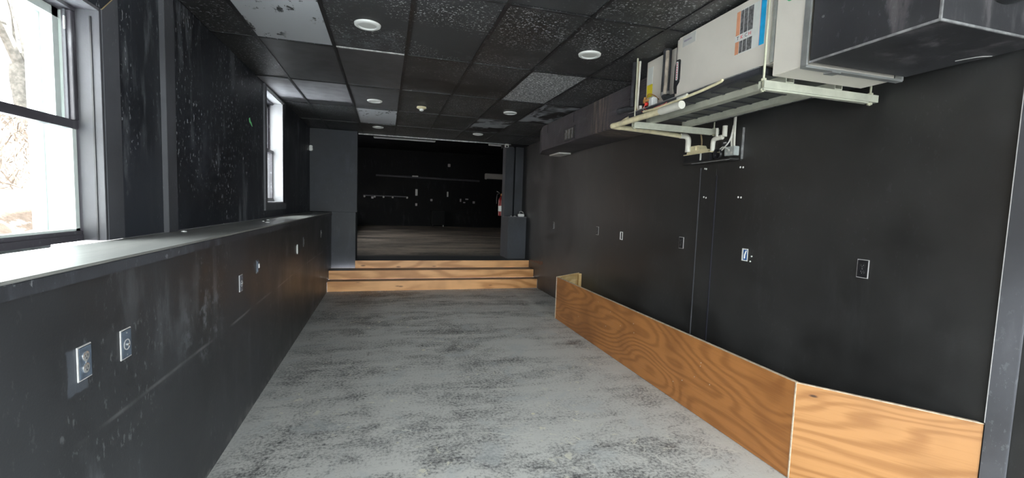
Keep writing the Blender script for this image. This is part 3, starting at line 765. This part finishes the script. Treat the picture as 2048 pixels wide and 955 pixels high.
# ------------------------------------------------------------------ near sheet metal duct
nd = thing('sheet_metal_duct', 'black painted sheet metal duct running toward the camera from the air handler', 'duct', (2.3, 1.5, 2.325))
MB().box(1.995, 2.655, 1.222, 1.757, 2.325, 2.795).build('duct_body', M['duct'], nd, .003)
bx('seam_strip', M['pale_edge'], nd, (1.990, 1.998, 1.222, 1.757, 2.320, 2.329), .001)
bx('seam_strip', M['pale_edge'], nd, (1.990, 2.655, 1.216, 1.224, 2.320, 2.329), .001)
bx('seam_strip', M['pale_edge'], nd, (1.990, 1.999, 1.216, 1.224, 2.329, 2.795), .001)
MB().lathe([(.16, 0), (.16, -.05), (.168, -.05), (.168, 0)], (2.33, 1.222, 2.60), 'Y', 40).build('round_collar', M['duct'], nd, smooth=True)
for k in range(2): MB().tube([(2.33+.17*math.cos(a), 1.2165-.008*k, 2.60+.17*math.sin(a)) for a in [PI*1.05+i*.1 for i in range(9+k*3)]], .0035, 6).build('sealant_bead', M['paleplate'], nd, smooth=True)
MB().cyl((1.994, 1.70, 2.52), (1.990, 1.70, 2.52), .006, 10).build('screw', M['chrome'], nd)
MB().tube([(2.645, 1.40, 2.3245), (2.60, 1.43, 2.3235), (2.58, 1.50, 2.3245)], .002, 6).build('scratch_line', M['paleplate'], nd)

# ------------------------------------------------------------------ far duct
fd = thing('long_wrapped_duct', 'long dark ribbed duct along the right wall at the ceiling', 'duct', (2.5, 5, 2.43))
MB().prism([(2.31, 3.36), (2.31, 6.53), (2.43, 6.99), (2.823, 7.2), (2.823, 3.36)], 2.428, 2.80).build('duct_wrap', M['rib'], fd, .004)
b = MB(); y0, y1, z0, z1 = 5.29, 5.66, 2.448, 2.618
b.box(2.296, 2.312, y0, y0+.03, z0, z1).box(2.296, 2.312, y1-.03, y1, z0, z1).box(2.296, 2.312, y0+.03, y1-.03, z0, z0+.022).box(2.296, 2.312, y0+.03, y1-.03, z1-.022, z1)
b.build('grille_frame', M['duct'], fd, .002)
MB().box(2.304, 2.3095, y0+.03, y1-.03, z0+.02, z1-.02).build('grille_opening', plain('dusty_grille', (.13, .125, .11), .6, 0, .6, 25), fd)
for i in range(3): bx('louvre', M['pale_edge'], fd, (2.299, 2.304, y0+.07+i*.10, y0+.085+i*.10, z0+.022, z1-.022), .001)
MB().box(2.60, 2.80, 6.55, 6.98, 2.405, 2.427).build('pale_piece', M['offwhite'], fd, .002, label='flat white piece under the duct end')  # plain white slab below the far end of the duct
for y in (5.35, 6.3): bx('duct_strap', M['duct'], fd, (2.305, 2.311, y, y+.02, 2.66, 2.80), .001)

# ------------------------------------------------------------------ pipes and cables at the far end of the unit
t = thing('condensate_pipe', 'yellowed drain pipe elbowing from the pan to the wall pump', 'pipe', (1.93, 3.2, 2.29))
MB().tube([(1.940, 2.735, 2.300), (1.938, 3.0, 2.302), (1.925, 3.30, 2.300), (1.915, 3.53, 2.297)], .023, 12).build('pipe_run', M['pvc_y'], t, smooth=True)
MB().cyl((1.941, 2.66, 2.300), (1.940, 2.90, 2.301), .028, 16).build('pipe_sleeve', M['pvc'], t, smooth=True)
MB().tube([(1.915, 3.50, 2.297), (1.905, 3.56, 2.297), (1.935, 3.575, 2.295), (1.99, 3.572, 2.292)], .023, 12, sub=5).build('elbow', M['pvc_y'], t, smooth=True)
MB().tube([(1.96, 3.572, 2.293), (2.3, 3.565, 2.279), (2.64, 3.56, 2.262)], .021, 12).build('pipe_run', M['pvc_y'], t, smooth=True)
MB().tube([(2.60, 3.56, 2.264), (2.665, 3.56, 2.262), (2.690, 3.56, 2.235), (2.692, 3.56, 2.175), (2.692, 3.56, 2.12)], .025, 12).build('elbow', M['pvc'], t, smooth=True)
t = thing('drain_line', 'thin bent pipe along the lower edge of the grey access panel', 'pipe', (1.95, 2.6, 2.36))
MB().tube([(1.952, 2.30, 2.378), (1.952, 2.32, 2.366), (1.952, 2.5, 2.352), (1.948, 2.75, 2.342), (1.945, 2.95, 2.335), (1.95, 3.15, 2.345)], .009, 8).build('pipe_run', M['pvc_y'], t, smooth=True)
MB().tube([(1.95, 2.62, 2.356), (1.949, 2.72, 2.352)], .012, 8).build('coupling', M['pvc'], t)
t = thing('branch_pipe', 'short pale pipe branching up beside the pipe corner', 'pipe', (1.95, 3.5, 2.3))
MB().tube([(1.955, 3.53, 2.315), (1.985, 3.47, 2.345), (2.01, 3.38, 2.365), (2.06, 3.2, 2.385)], .015, 10).build('pipe_run', M['pvc_y'], t, smooth=True)

t = thing('suction_line', 'thick black foam wrapped pipe with a torn pale strip beside the grey unit', 'pipe', (2.04, 2.98, 2.42))
MB().tube([(2.043, 3.01, 2.79), (2.043, 3.01, 2.65), (2.040, 3.01, 2.50), (2.042, 3.005, 2.445), (2.050, 2.965, 2.415), (2.055, 2.89, 2.41), (2.06, 2.85, 2.41)], .031, 14).build('insulation', M['foam'], t, smooth=True)
MB().tube([(2.026, 2.985, 2.77), (2.026, 2.985, 2.62), (2.024, 2.985, 2.50), (2.022, 2.985, 2.45)], .014, 8).build('torn_backing', M['foam_torn'], t, smooth=True)
MB().lathe([(.001, -.03), (.03, -.02), (.036, 0), (.03, .02), (.001, .03)], (2.042, 3.01, 2.46), seg=14).build('joint_wrap', plain('joint_foam', (.3, .29, .28), .8, 0, .5, 30), t, smooth=True)
t = thing('cable_bundle', 'bundle of tan and white cables dropping from the ceiling by the hanger rod', 'cable', (1.98, 3.38, 2.4))
MB().tube([(2.000, 3.40, 2.80), (2.000, 3.40, 2.7), (1.998, 3.41, 2.55), (2.0, 3.41, 2.44)], .020, 10).build('wrapped_line', M['foam'], t, smooth=True)
for k, (dx, dy, m_, r_) in enumerate(((.018, -.018, 'tan', .006), (.024, -.030, 'pvc', .008), (.006, -.030, 'tan', .005), (.034, -.022, 'pvc', .004))):
    MB().tube([(1.995+dx, 3.38+dy, 2.80), (1.99+dx, 3.375+dy, 2.68), (1.985+dx, 3.37+dy, 2.55), (1.98+dx, 3.36+dy, 2.42), (1.985+dx*1.5, 3.33+dy*1.4, 2.345+.006*k)], r_, 8).build('cable', M[m_], t, smooth=True)
for z in (2.50, 2.62): MB().tube([(1.985+.026*math.cos(a), 3.385+.034*math.sin(a), z) for a in [i*PI/6 for i in range(13)]], .002, 5, False).build('zip_tie', M['blackp'], t)
t = thing('torn_insulation', 'black foam pipe end sticking out left of the cable bundle', 'pipe', (2.0, 3.5, 2.42))
MB().tube([(1.99, 3.62, 2.438), (2.0, 3.56, 2.440), (2.03, 3.42, 2.435), (2.07, 3.30, 2.425)], .026, 10).build('insulation', M['foam'], t, smooth=True)
t = thing('valve_cluster', 'brass valve with red cap and white fittings behind the hanger rod', 'valve', (2.05, 3.25, 2.42))
MB().lathe([(.008, 0), (.014, .004), (.014, .03), (.009, .034), (.009, .05)], (2.03, 3.27, 2.44), seg=8).build('valve_body', M['brass'], t, smooth=True)
MB().cyl((2.02, 3.25, 2.455), (2.06, 3.18, 2.47), .010, 10).build('valve_stem', M['brass'], t, smooth=True)
MB().tube([(2.03, 3.25, 2.47), (2.02, 3.20, 2.50), (2.04, 3.15, 2.48), (2.05, 3.1, 2.44)], .004, 6).build('copper_line', M['brass'], t, smooth=True)
MB().lathe([(.001, -.014), (.012, -.01), (.017, 0), (.012, .010), (.001, .014)], (2.005, 3.20, 2.420), 'Y', 14).build('red_cap', M['redp'], t, smooth=True)
MB().box(1.99, 2.04, 3.10, 3.15, 2.365, 2.455).build('float_switch', M['white'], t, .006)
MB().cyl((1.995, 3.27, 2.36), (1.995, 3.27, 2.42), .012, 12).build('white_fitting', M['pvc'], t, smooth=True)
MB().tube([(1.99, 3.16, 2.35), (2.01, 3.06, 2.36), (2.05, 2.97, 2.365), (2.07, 2.9, 2.37)], .012, 8).build('white_fitting', M['pvc'], t, smooth=True)
t = thing('control_wire', 'thin red and white wires looping over the drain pipe', 'wire', (1.95, 3.0, 2.34))
for k, m_ in enumerate(('redp', 'pvc', 'redp')):
    MB().tube([(2.0+.004*k, 3.21, 2.42), (1.965, 3.20-.02*k, 2.36+.01*k), (1.955, 3.08, 2.345), (1.95, 2.95-.03*k, 2.35), (1.952, 2.85, 2.345+.006*k)], .0022, 5).build('wire', M[m_], t, smooth=True)

# ------------------------------------------------------------------ pump on its board
pb = thing('pump_board', 'black plywood backing board and shelf on the right wall under the air handler', 'board', (XR, 3.27, 2.05))
bx('backing_board', M['wall_r'], pb, (XR-.018, XR-.0005, 3.035, 3.505, 2.005, 2.275), .002)
bx('shelf', M['wall_r'], pb, (XR-.115, XR-.019, 3.05, 3.66, 2.012, 2.026), .002)
bx('shelf_edge', M['pale_edge'], pb, (XR-.118, XR-.1155, 3.05, 3.52, 2.008, 2.014))
bx('board_edge', M['pale_edge'], pb, (XR-.020, XR-.0005, 3.030, 3.035, 2.02, 2.275))
t = thing('condensate_pump', 'cream topped condensate pump with black tank on the wall shelf', 'pump', (2.74, 3.45, 2.027))
bx('tank', M['blackp'], t, (XR-.130, XR-.022, 3.27, 3.62, 2.027, 2.092), .004)
MB().box(XR-.134, XR-.021, 3.265, 3.625, 2.092, 2.100).build('tank_rim', M['cream'], t, .002)
MB().prism_m([(3.30, 2.100), (3.60, 2.100), (3.585, 2.150), (3.55, 2.172), (3.44, 2.172), (3.42, 2.135), (3.31, 2.125)], XR-.120, XR-.03, lambda u, v, dd: (dd, u, v)).build('pump_cover', M['cream'], t, .004)
bx('cover_boss', M['cream'], t, (XR-.128, XR-.119, 3.46, 3.52, 2.128, 2.165), .003)
bx('tank_strap', M['offwhite'], t, (XR-.136, XR-.130, 3.375, 3.392, 2.030, 2.092), .001)
t = thing('pump_elbow', 'white plastic elbow pipe right of the pump', 'pipe', (2.74, 3.26, 2.1))
MB().tube([(2.72, 3.265, 2.10), (2.72, 3.265, 2.17), (2.72, 3.25, 2.20), (2.725, 3.20, 2.207), (2.73, 3.165, 2.208)], .020, 12).build('elbow', M['pvc'], t, smooth=True)
MB().cyl((2.735, 3.15, 2.21), (2.735, 3.15, 2.30), .020, 12).build('riser_pipe', M['pvc'], t, smooth=True)
MB().cyl((2.70, 3.20, 2.215), (2.70, 3.20, 2.285), .011, 10).build('riser_pipe', M['pvc'], t, smooth=True)
t = thing('vinyl_tube', 'short tan tube rising behind the pump cover', 'tube', (2.75, 3.46, 2.17))
MB().tube([(2.76, 3.46, 2.165), (2.755, 3.455, 2.22), (2.75, 3.47, 2.29)], .007, 8).build('tube_run', M['tan'], t, smooth=True)
t = thing('junction_box', 'grey metal junction box on the backing board right of the pump', 'electrical box', (2.79, 3.1, 2.06))
bx('box_body', M['jbox'], t, (XR-.072, XR-.019, 3.055, 3.165, 2.050, 2.125), .003)
for y, z in ((3.14, 2.07), (3.115, 2.095), (3.085, 2.07)): MB().cyl((XR-.071, y, z), (XR-.0745, y, z), .010, 12).build('knockout', M['offwhite'], t)
t = thing('conduit', 'two white conduits dropping into the grey junction box', 'conduit', (2.78, 3.08, 2.13))
for dy, k in ((0, 0), (-.028, 1)):
    MB().tube([(XR-.045, 3.115+dy, 2.128), (XR-.045, 3.118+dy, 2.20), (XR-.045, 3.10+dy*.3, 2.30), (XR-.045, 3.10+dy*.3, 2.37)], .009, 10).build('conduit_run', M['pvc'], t, smooth=True)
MB().tube([(XR-.06, 3.24, 2.095), (XR-.07, 3.19, 2.11), (XR-.06, 3.13, 2.17), (XR-.05, 3.115, 2.24), (XR-.045, 3.11, 2.30)], .006, 8).build('cable', M['offwhite'], t, smooth=True)
t = thing('coiled_lead', 'coiled black power cord hanging between the pump and junction box', 'cord', (2.76, 3.21, 2.06))
b = MB()
for k in range(4): b.tube([(XR-.085-.007*k, 3.213+(.034+.003*k)*math.cos(a), 2.071+(.038+.002*k)*math.sin(a)) for a in [i*PI/8 for i in range(17)]], .0038, 6, False)
b.build('coil', M['blackp'], t, smooth=True)
MB().tube([(XR-.09, 3.20, 2.11), (XR-.09, 3.16, 2.125), (XR-.075, 3.11, 2.10)], .004, 6).build('cord_end', M['offwhite'], t, smooth=True)
t = thing('wall_device', 'small dark transformer with a pale slot on the backing board', 'device', (2.79, 3.17, 2.16))
bx('body', M['foam'], t, (XR-.060, XR-.019, 3.15, 3.22, 2.14, 2.185), .003)
bx('slot_label', M['paleplate'], t, (XR-.0625, XR-.060, 3.16, 3.195, 2.160, 2.170), .001)

# ------------------------------------------------------------------ far end fittings
t = thing('motion_sensor', 'small white sensor high in the far left corner', 'sensor', (XW+.0, 8.45, 2.44))
MB().box(XW+.001, XW+.05, 8.50, 8.572, 2.40, 2.50).build('housing', M['white'], t, .008)
MB().box(XW+.05, XW+.056, 8.51, 8.56, 2.415, 2.455).build('sensor_window', M['offwhite'], t, .002)
t = thing('corner_camera', 'small pale device under the ceiling at the top of the right pier', 'device', (2.35, 8.80, 2.75))
MB().box(2.300, 2.375, 8.72, 8.783, 2.73, 2.80).build('housing', M['offwhite'], t, .008)
MB().cyl((2.33, 8.70, 2.745), (2.33, 8.725, 2.755), .018, 14).build('eye', M['blackp'], t, smooth=True)
t = thing('power_adapter', 'white plug adapter with a looped cord on the pier ledge', 'adapter', (2.72, 8.86, LED+.005))
MB().box(2.66, 2.79, 8.84, 8.90, LED+.0045, LED+.060).build('body', M['white'], t, .008)
MB().tube([(2.70, 8.87, LED+.06), (2.70, 8.90, LED+.10), (2.74, 8.92, LED+.115), (2.78, 8.90, LED+.09), (2.79, 8.89, LED+.04)], .005, 6).build('cord', M['offwhite'], t, smooth=True)
for x, w_, cl in ((2.52, .04, 'left pale plaster crumb on the pier ledge'), (2.60, .05, 'pale plaster crumb beside the adapter on the pier ledge')):
    MB().lathe([(w_*.6, 0), (w_*.5, .008), (w_*.15, .016), (.001, .017)], (x, 8.90, LED+.0045), seg=7).build('plaster_crumb', M['offwhite'], label=cl, cat='debris', group='crumbs on the pier ledge')

ex = thing('fire_extinguisher', 'red fire extinguisher hung on the back edge of the right pier', 'extinguisher', (2.452, 9.49, 1.33))
MB().lathe([(.05, 0), (.062, .01), (.064, .05), (.064, .34), (.055, .385), (.03, .41), (.022, .42), (.022, .44)], (2.452, 9.49, 1.33), seg=24).build('cylinder', M['red'], ex, smooth=True)
MB().lathe([(.0646, .10), (.0652, .11), (.0652, .21), (.0646, .22)], (2.452, 9.49, 1.33), seg=24).build('label', M['paper'], ex)
MB().lathe([(.015, .44), (.02, .45), (.02, .48), (.012, .49)], (2.452, 9.49, 1.33), seg=12).build('valve', M['brass'], ex, smooth=True)
MB().tube([(2.405, 9.49, 1.825), (2.38, 9.47, 1.845), (2.33, 9.46, 1.865)], .008, 6).build('handle', M['chrome'], ex)
MB().tube([(2.405, 9.49, 1.81), (2.35, 9.46, 1.80), (2.335, 9.455, 1.70), (2.338, 9.455, 1.60)], .009, 8).build('hose', M['blackp'], ex, smooth=True)
bx('bracket', M['blackp'], ex, (2.44, 2.47, 9.401, 9.45, 1.5, 1.75))

YS = 21.0
t = thing('ceiling_strip_light', 'long unlit strip light hung behind the top of the opening', 'light', (.4, 9.7, 2.88), 0, 'strip lights in the back hall')
bx('housing', M['offwhite'], t, (-.26, 1.01, 9.67, 9.73, 2.872, 2.888), .003); bx('diffuser', M['white'], t, (-.25, 1.0, 9.672, 9.728, 2.858, 2.872), .003)
for x in (-.1, .85): MB().cyl((x, 9.7, 2.888), (x, 9.7, 3.904), .004, 6).build('hanger_wire', M['blackp'], t)
t = thing('ceiling_strip_light', 'strip light partly hidden behind the top of the right pier', 'light', (2.8, 9.7, 2.89), 0, 'strip lights in the back hall')
bx('housing', M['offwhite'], t, (2.17, 3.40, 9.67, 9.73, 2.886, 2.902), .003); bx('diffuser', M['offwhite'], t, (2.18, 3.39, 9.672, 9.728, 2.872, 2.886), .003)
for x in (2.3, 3.2): MB().cyl((x, 9.7, 2.902), (x, 9.7, 3.904), .004, 6).build('hanger_wire', M['blackp'], t)
t = thing('wall_rail', 'long grey metal track across the black back wall', 'rail', (2, YS, 2.7))
MB().cyl((-.44, YS-.06, 2.715), (4.3, YS-.06, 2.665), .045, 8).build('track', M['trim'], t, smooth=True)
bx('track_fitting', M['offwhite'], t, (1.15, 1.42, YS-.12, YS-.04, 2.715, 2.77), .01)
t = thing('coat_hook_rail', 'low rail with five round pale knobs on the back wall', 'rail', (0, YS, 1.78))
MB().box(-.98, .98, YS-.03, YS-.001, 1.765, 1.815).build('rail', M['trim'], t, .004)
for x in (-.92, -.48, -.10, .30, .94): MB().lathe([(.02, 0), (.03, -.05), (.045, -.07), (.03, -.09), (.001, -.095)], (x, YS-.03, 1.745), 'Y', 12).build('knob', M['offwhite'], t, smooth=True)
bx('hung_tag', M['paleplate'], t, (-.63, -.53, YS-.05, YS-.031, 1.66, 1.75), .004)
t = thing('speaker_cabinet', 'black box on casters standing against the back hall wall', 'speaker', (2.33, 20.6, ZS))
MB().box(2.02, 2.62, 20.42, 20.95, ZS+.09, 1.20).build('cabinet', plain('dark_green_black_carpet', (.006, .008, .008), .85), t, .02)
bx('grille', M['stage'], t, (2.06, 2.58, 20.41, 20.42, ZS+.13, 1.16), .002)
for x in (2.08, 2.56):
    for y in (20.48, 20.89): MB().cyl((x-.02, y, ZS+.045), (x+.02, y, ZS+.045), .044, 14).build('caster', M['offwhite'] if x > 2.3 and y < 20.6 else M['blackp'], t, smooth=True)
t = thing('wall_air_conditioner', 'long white wall air conditioner high on the back wall', 'air conditioner', (4.95, YS, 2.8))
MB().box(4.55, 5.5, YS-.22, YS-.001, 2.765, 3.04).build('body', M['offwhite'], t, .02)
bx('outlet_louvre', M['blackp'], t, (4.62, 5.44, YS-.225, YS-.18, 2.755, 2.785), .004)
k = 0
for x, z, w_, h_, l in ((1.36, 2.01, .10, .30, 'tall torn white patch on the back wall left of the black box'), (2.80, 1.98, .07, .24, 'slim white plate on the back wall right of the black box'),
                        (1.36, 1.45, .09, .12, 'small pale plate below the torn white patch'), (2.05, 1.68, .10, .10, 'pale plate above the black box'), (2.84, 3.33, .12, .14, 'small pale fixture high on the back wall above the track'),
                        (3.42, 1.72, .07, .14, 'leftmost pale plate of the right cluster on the back wall'), (3.72, 1.78, .14, .06, 'upper pale plate in the right cluster on the back wall'), (3.60, 1.62, .10, .05, 'lower pale plate in the right cluster on the back wall'), (4.06, 1.64, .11, .11, 'square pale plate right of the cluster on the back wall')):
    t = bx('wall_patch', M['paper'] if k < 2 else M['paleplate'], None, (x-w_/2, x+w_/2, YS-.02, YS-.0005, z-h_/2, z+h_/2), .008, label=l, cat='wall plate', group='pale plates on the back wall'); k += 1

t = MB().prism_m([(4.95, 2.33), (4.975, 2.345), (5.0, 2.315), (5.035, 2.305), (5.06, 2.27), (5.02, 2.28), (5.0, 2.29), (4.965, 2.30)], XW+.0005, XW+.003, lambda u, v, dd: (dd, u, v)).build('paint_fleck', plain('bright_green_paint', (.25, .85, .35), .5), label='small bright green paint fleck on the black left wall', cat='paint')
# torn brown mark beside the steps
b = MB(); b.prism_m([(8.50, .495), (8.30, .49), (7.95, .53), (7.72, .545), (7.70, .50), (7.80, .47), (8.0, .48), (8.3, .465), (8.5, .475)], XR-.004, XR-.0005, lambda u, v, dd: (dd, u, v))
b.build('stain_strip', plain('brown_scrape', (.09, .035, .016), .6, 0, .5, 12), label='torn brown strip on the right wall beside the steps', cat='strip')

# ------------------------------------------------------------------ outside the windows
n = NT('snow'); M['snow'] = n.out((.78, .80, .84), .8, 0, bump=n.noise(3, 5), bs=.4)
n = NT('leaf_litter'); k = n.noise(1.1, 8, .72)
c = n.mix(n.ramp(n.noise(7, 5, .7), .3, .7), (.075, .05, .035), (.15, .105, .08)); c = n.mix(n.ramp(k, .54, .60), c, (.34, .33, .33))
M['litter'] = n.out(c, .9, 0, bump=k, bs=1., bd=.1)
M['bark'] = plain('grey_bark', (.10, .09, .08), .9, 0, .35, 9)
M['brush'] = plain('dry_brush', (.20, .165, .14), .9, 0, .4, 6)
M['clap'] = plain('white_clapboard', (.6, .61, .62), .6, 0, .05)


def hfun(x, y):
    d = -x-5.6
    h = .92+.05*min(d, 0)
    if d > 0: h += min(d, 3.4)*.74+max(0, d-3.4)*.22
    return h+.22*noise.noise(Vector((x*.6, y*.6, 0)))*(1 if d > 0 else .2)


b = bmesh.new(); gx, gy = 60, 70; vs = []
for i in range(gx+1):
    for j in range(gy+1):
        x = -1.56-i*.45; y = -8+j*.8; vs.append(b.verts.new((x, y, hfun(x, y) if i else .92)))
for i in range(gx):
    for j in range(gy):
        f_ = b.faces.new((vs[i*(gy+1)+j], vs[(i+1)*(gy+1)+j], vs[(i+1)*(gy+1)+j+1], vs[i*(gy+1)+j+1]))
        if i > 8: f_.material_index = 1
bmesh.ops.recalc_face_normals(b, faces=b.faces)
me = bpy.data.meshes.new('ground'); b.to_mesh(me); b.free(); me.materials.append(M['snow']); me.materials.append(M['litter'])
for p in me.polygons: p.use_smooth = True
go = bpy.data.objects.new('ground', me); COL.objects.link(go); tag(go, kind='structure')
MB().box(-9, 12, -16, YB-.16, -.25, -.06).build('ground', plain('street_asphalt', (.07, .07, .07), .9), kind='structure')


def tree(x, y, z0, r, fork, seed, label):
    rnd = random.Random(seed)
    t = thing('bare_tree', label, 'tree', (x, y, z0), 0, 'bare trees outside the near window')
    trunk = []
    for i in range(6): trunk.append((x+.08*math.sin(i), y+.05*i, z0-.2+(fork+.2)*i/5))
    MB().tube(trunk, r, 12).build('trunk', M['bark'], t, smooth=True)
    p0 = trunk[-1]
    for k in range(6):
        a = rnd.uniform(-.55, .55) if k > 1 else (-.42, .5)[k]; b_ = rnd.uniform(-.3, .3)
        L = 4.5 if k < 2 else rnd.uniform(2, 3.5); zz = p0[2]-(0 if k < 2 else rnd.uniform(-.5, 1.6))
        pts = [(p0[0], p0[1], zz)]
        for i in range(1, 5): pts.append((p0[0]+math.sin(b_)*L*i/4, p0[1]+math.sin(a)*L*i/4+.12*math.sin(i*2+k), zz+math.cos(a)*L*i/4))
        br = MB().tube(pts, r*(.62 if k < 2 else .22), 8).build('branch', M['bark'], t, smooth=True)
        for m_ in range(3):
            q_ = pts[1+m_]; aa = a+rnd.choice((-.7, .7)); l = rnd.uniform(.8, 1.8)
            MB().tube([q_, (q_[0]+.2, q_[1]+math.sin(aa)*l*.5, q_[2]+math.cos(aa)*l*.5), (q_[0]+.1, q_[1]+math.sin(aa)*l, q_[2]+math.cos(aa)*l+.1)], r*.09, 5).build('twig', M['bark'], br)
    return t


tree(-9.3, 14.95, 3.1, .20, 1.7, 3, 'grey forked bare tree beyond the left window')
tree(-14.5, 20.5, 4.2, .2, 4.2, 9, 'thin bare tree farther up the snowy slope')
rnd = random.Random(5)
b = MB()
for i in range(240):
    x = rnd.uniform(-8.7, -6.3); y = rnd.uniform(8.5, 13.4); z = hfun(x, y)+.08
    for s in range(3):
        b.tube([(x, y, z), (x+rnd.uniform(-.2, .2), y+rnd.uniform(-.25, .25), z+rnd.uniform(.15, .5))], .012, 3, False)
b.build('dry_brush', M['brush'], label='tangled dry brush on the slope outside the near window', cat='brush', kind='stuff')
hs = thing('white_building', 'white clapboard building close beyond the near window', 'building', (-7.5, 15, .1))
MB().box(-7.95, -6.4, 14.0, 16, .1, 7.5).build('wall', M['clap'], hs)
b_0 = .32
for i in range(32): MB().prism_m([(13.98, b_0+i*.22), (14.0, b_0+i*.22), (14.0, b_0+.21+i*.22)], -7.97, -6.4, lambda u, v, dd: (dd, u, v)).build('clapboard', M['clap'], hs)
hs = thing('distant_house', 'small white house with a dark window far up the slope', 'building', (-17, 24, 4.0))
MB().box(-21, -15.5, 21.0, 27, 4.0, 8.0).build('wall', M['clap'], hs)
MB().prism_m([(20.8, 8.0), (27.2, 8.0), (24, 9.9)], -21.2, -15.3, lambda u, v, dd: (dd, u, v)).build('roof', M['trim'], hs)
bx('window', M['photo'], hs, (-17.0, -16.2, 20.95, 21.0, 6.0, 7.0))
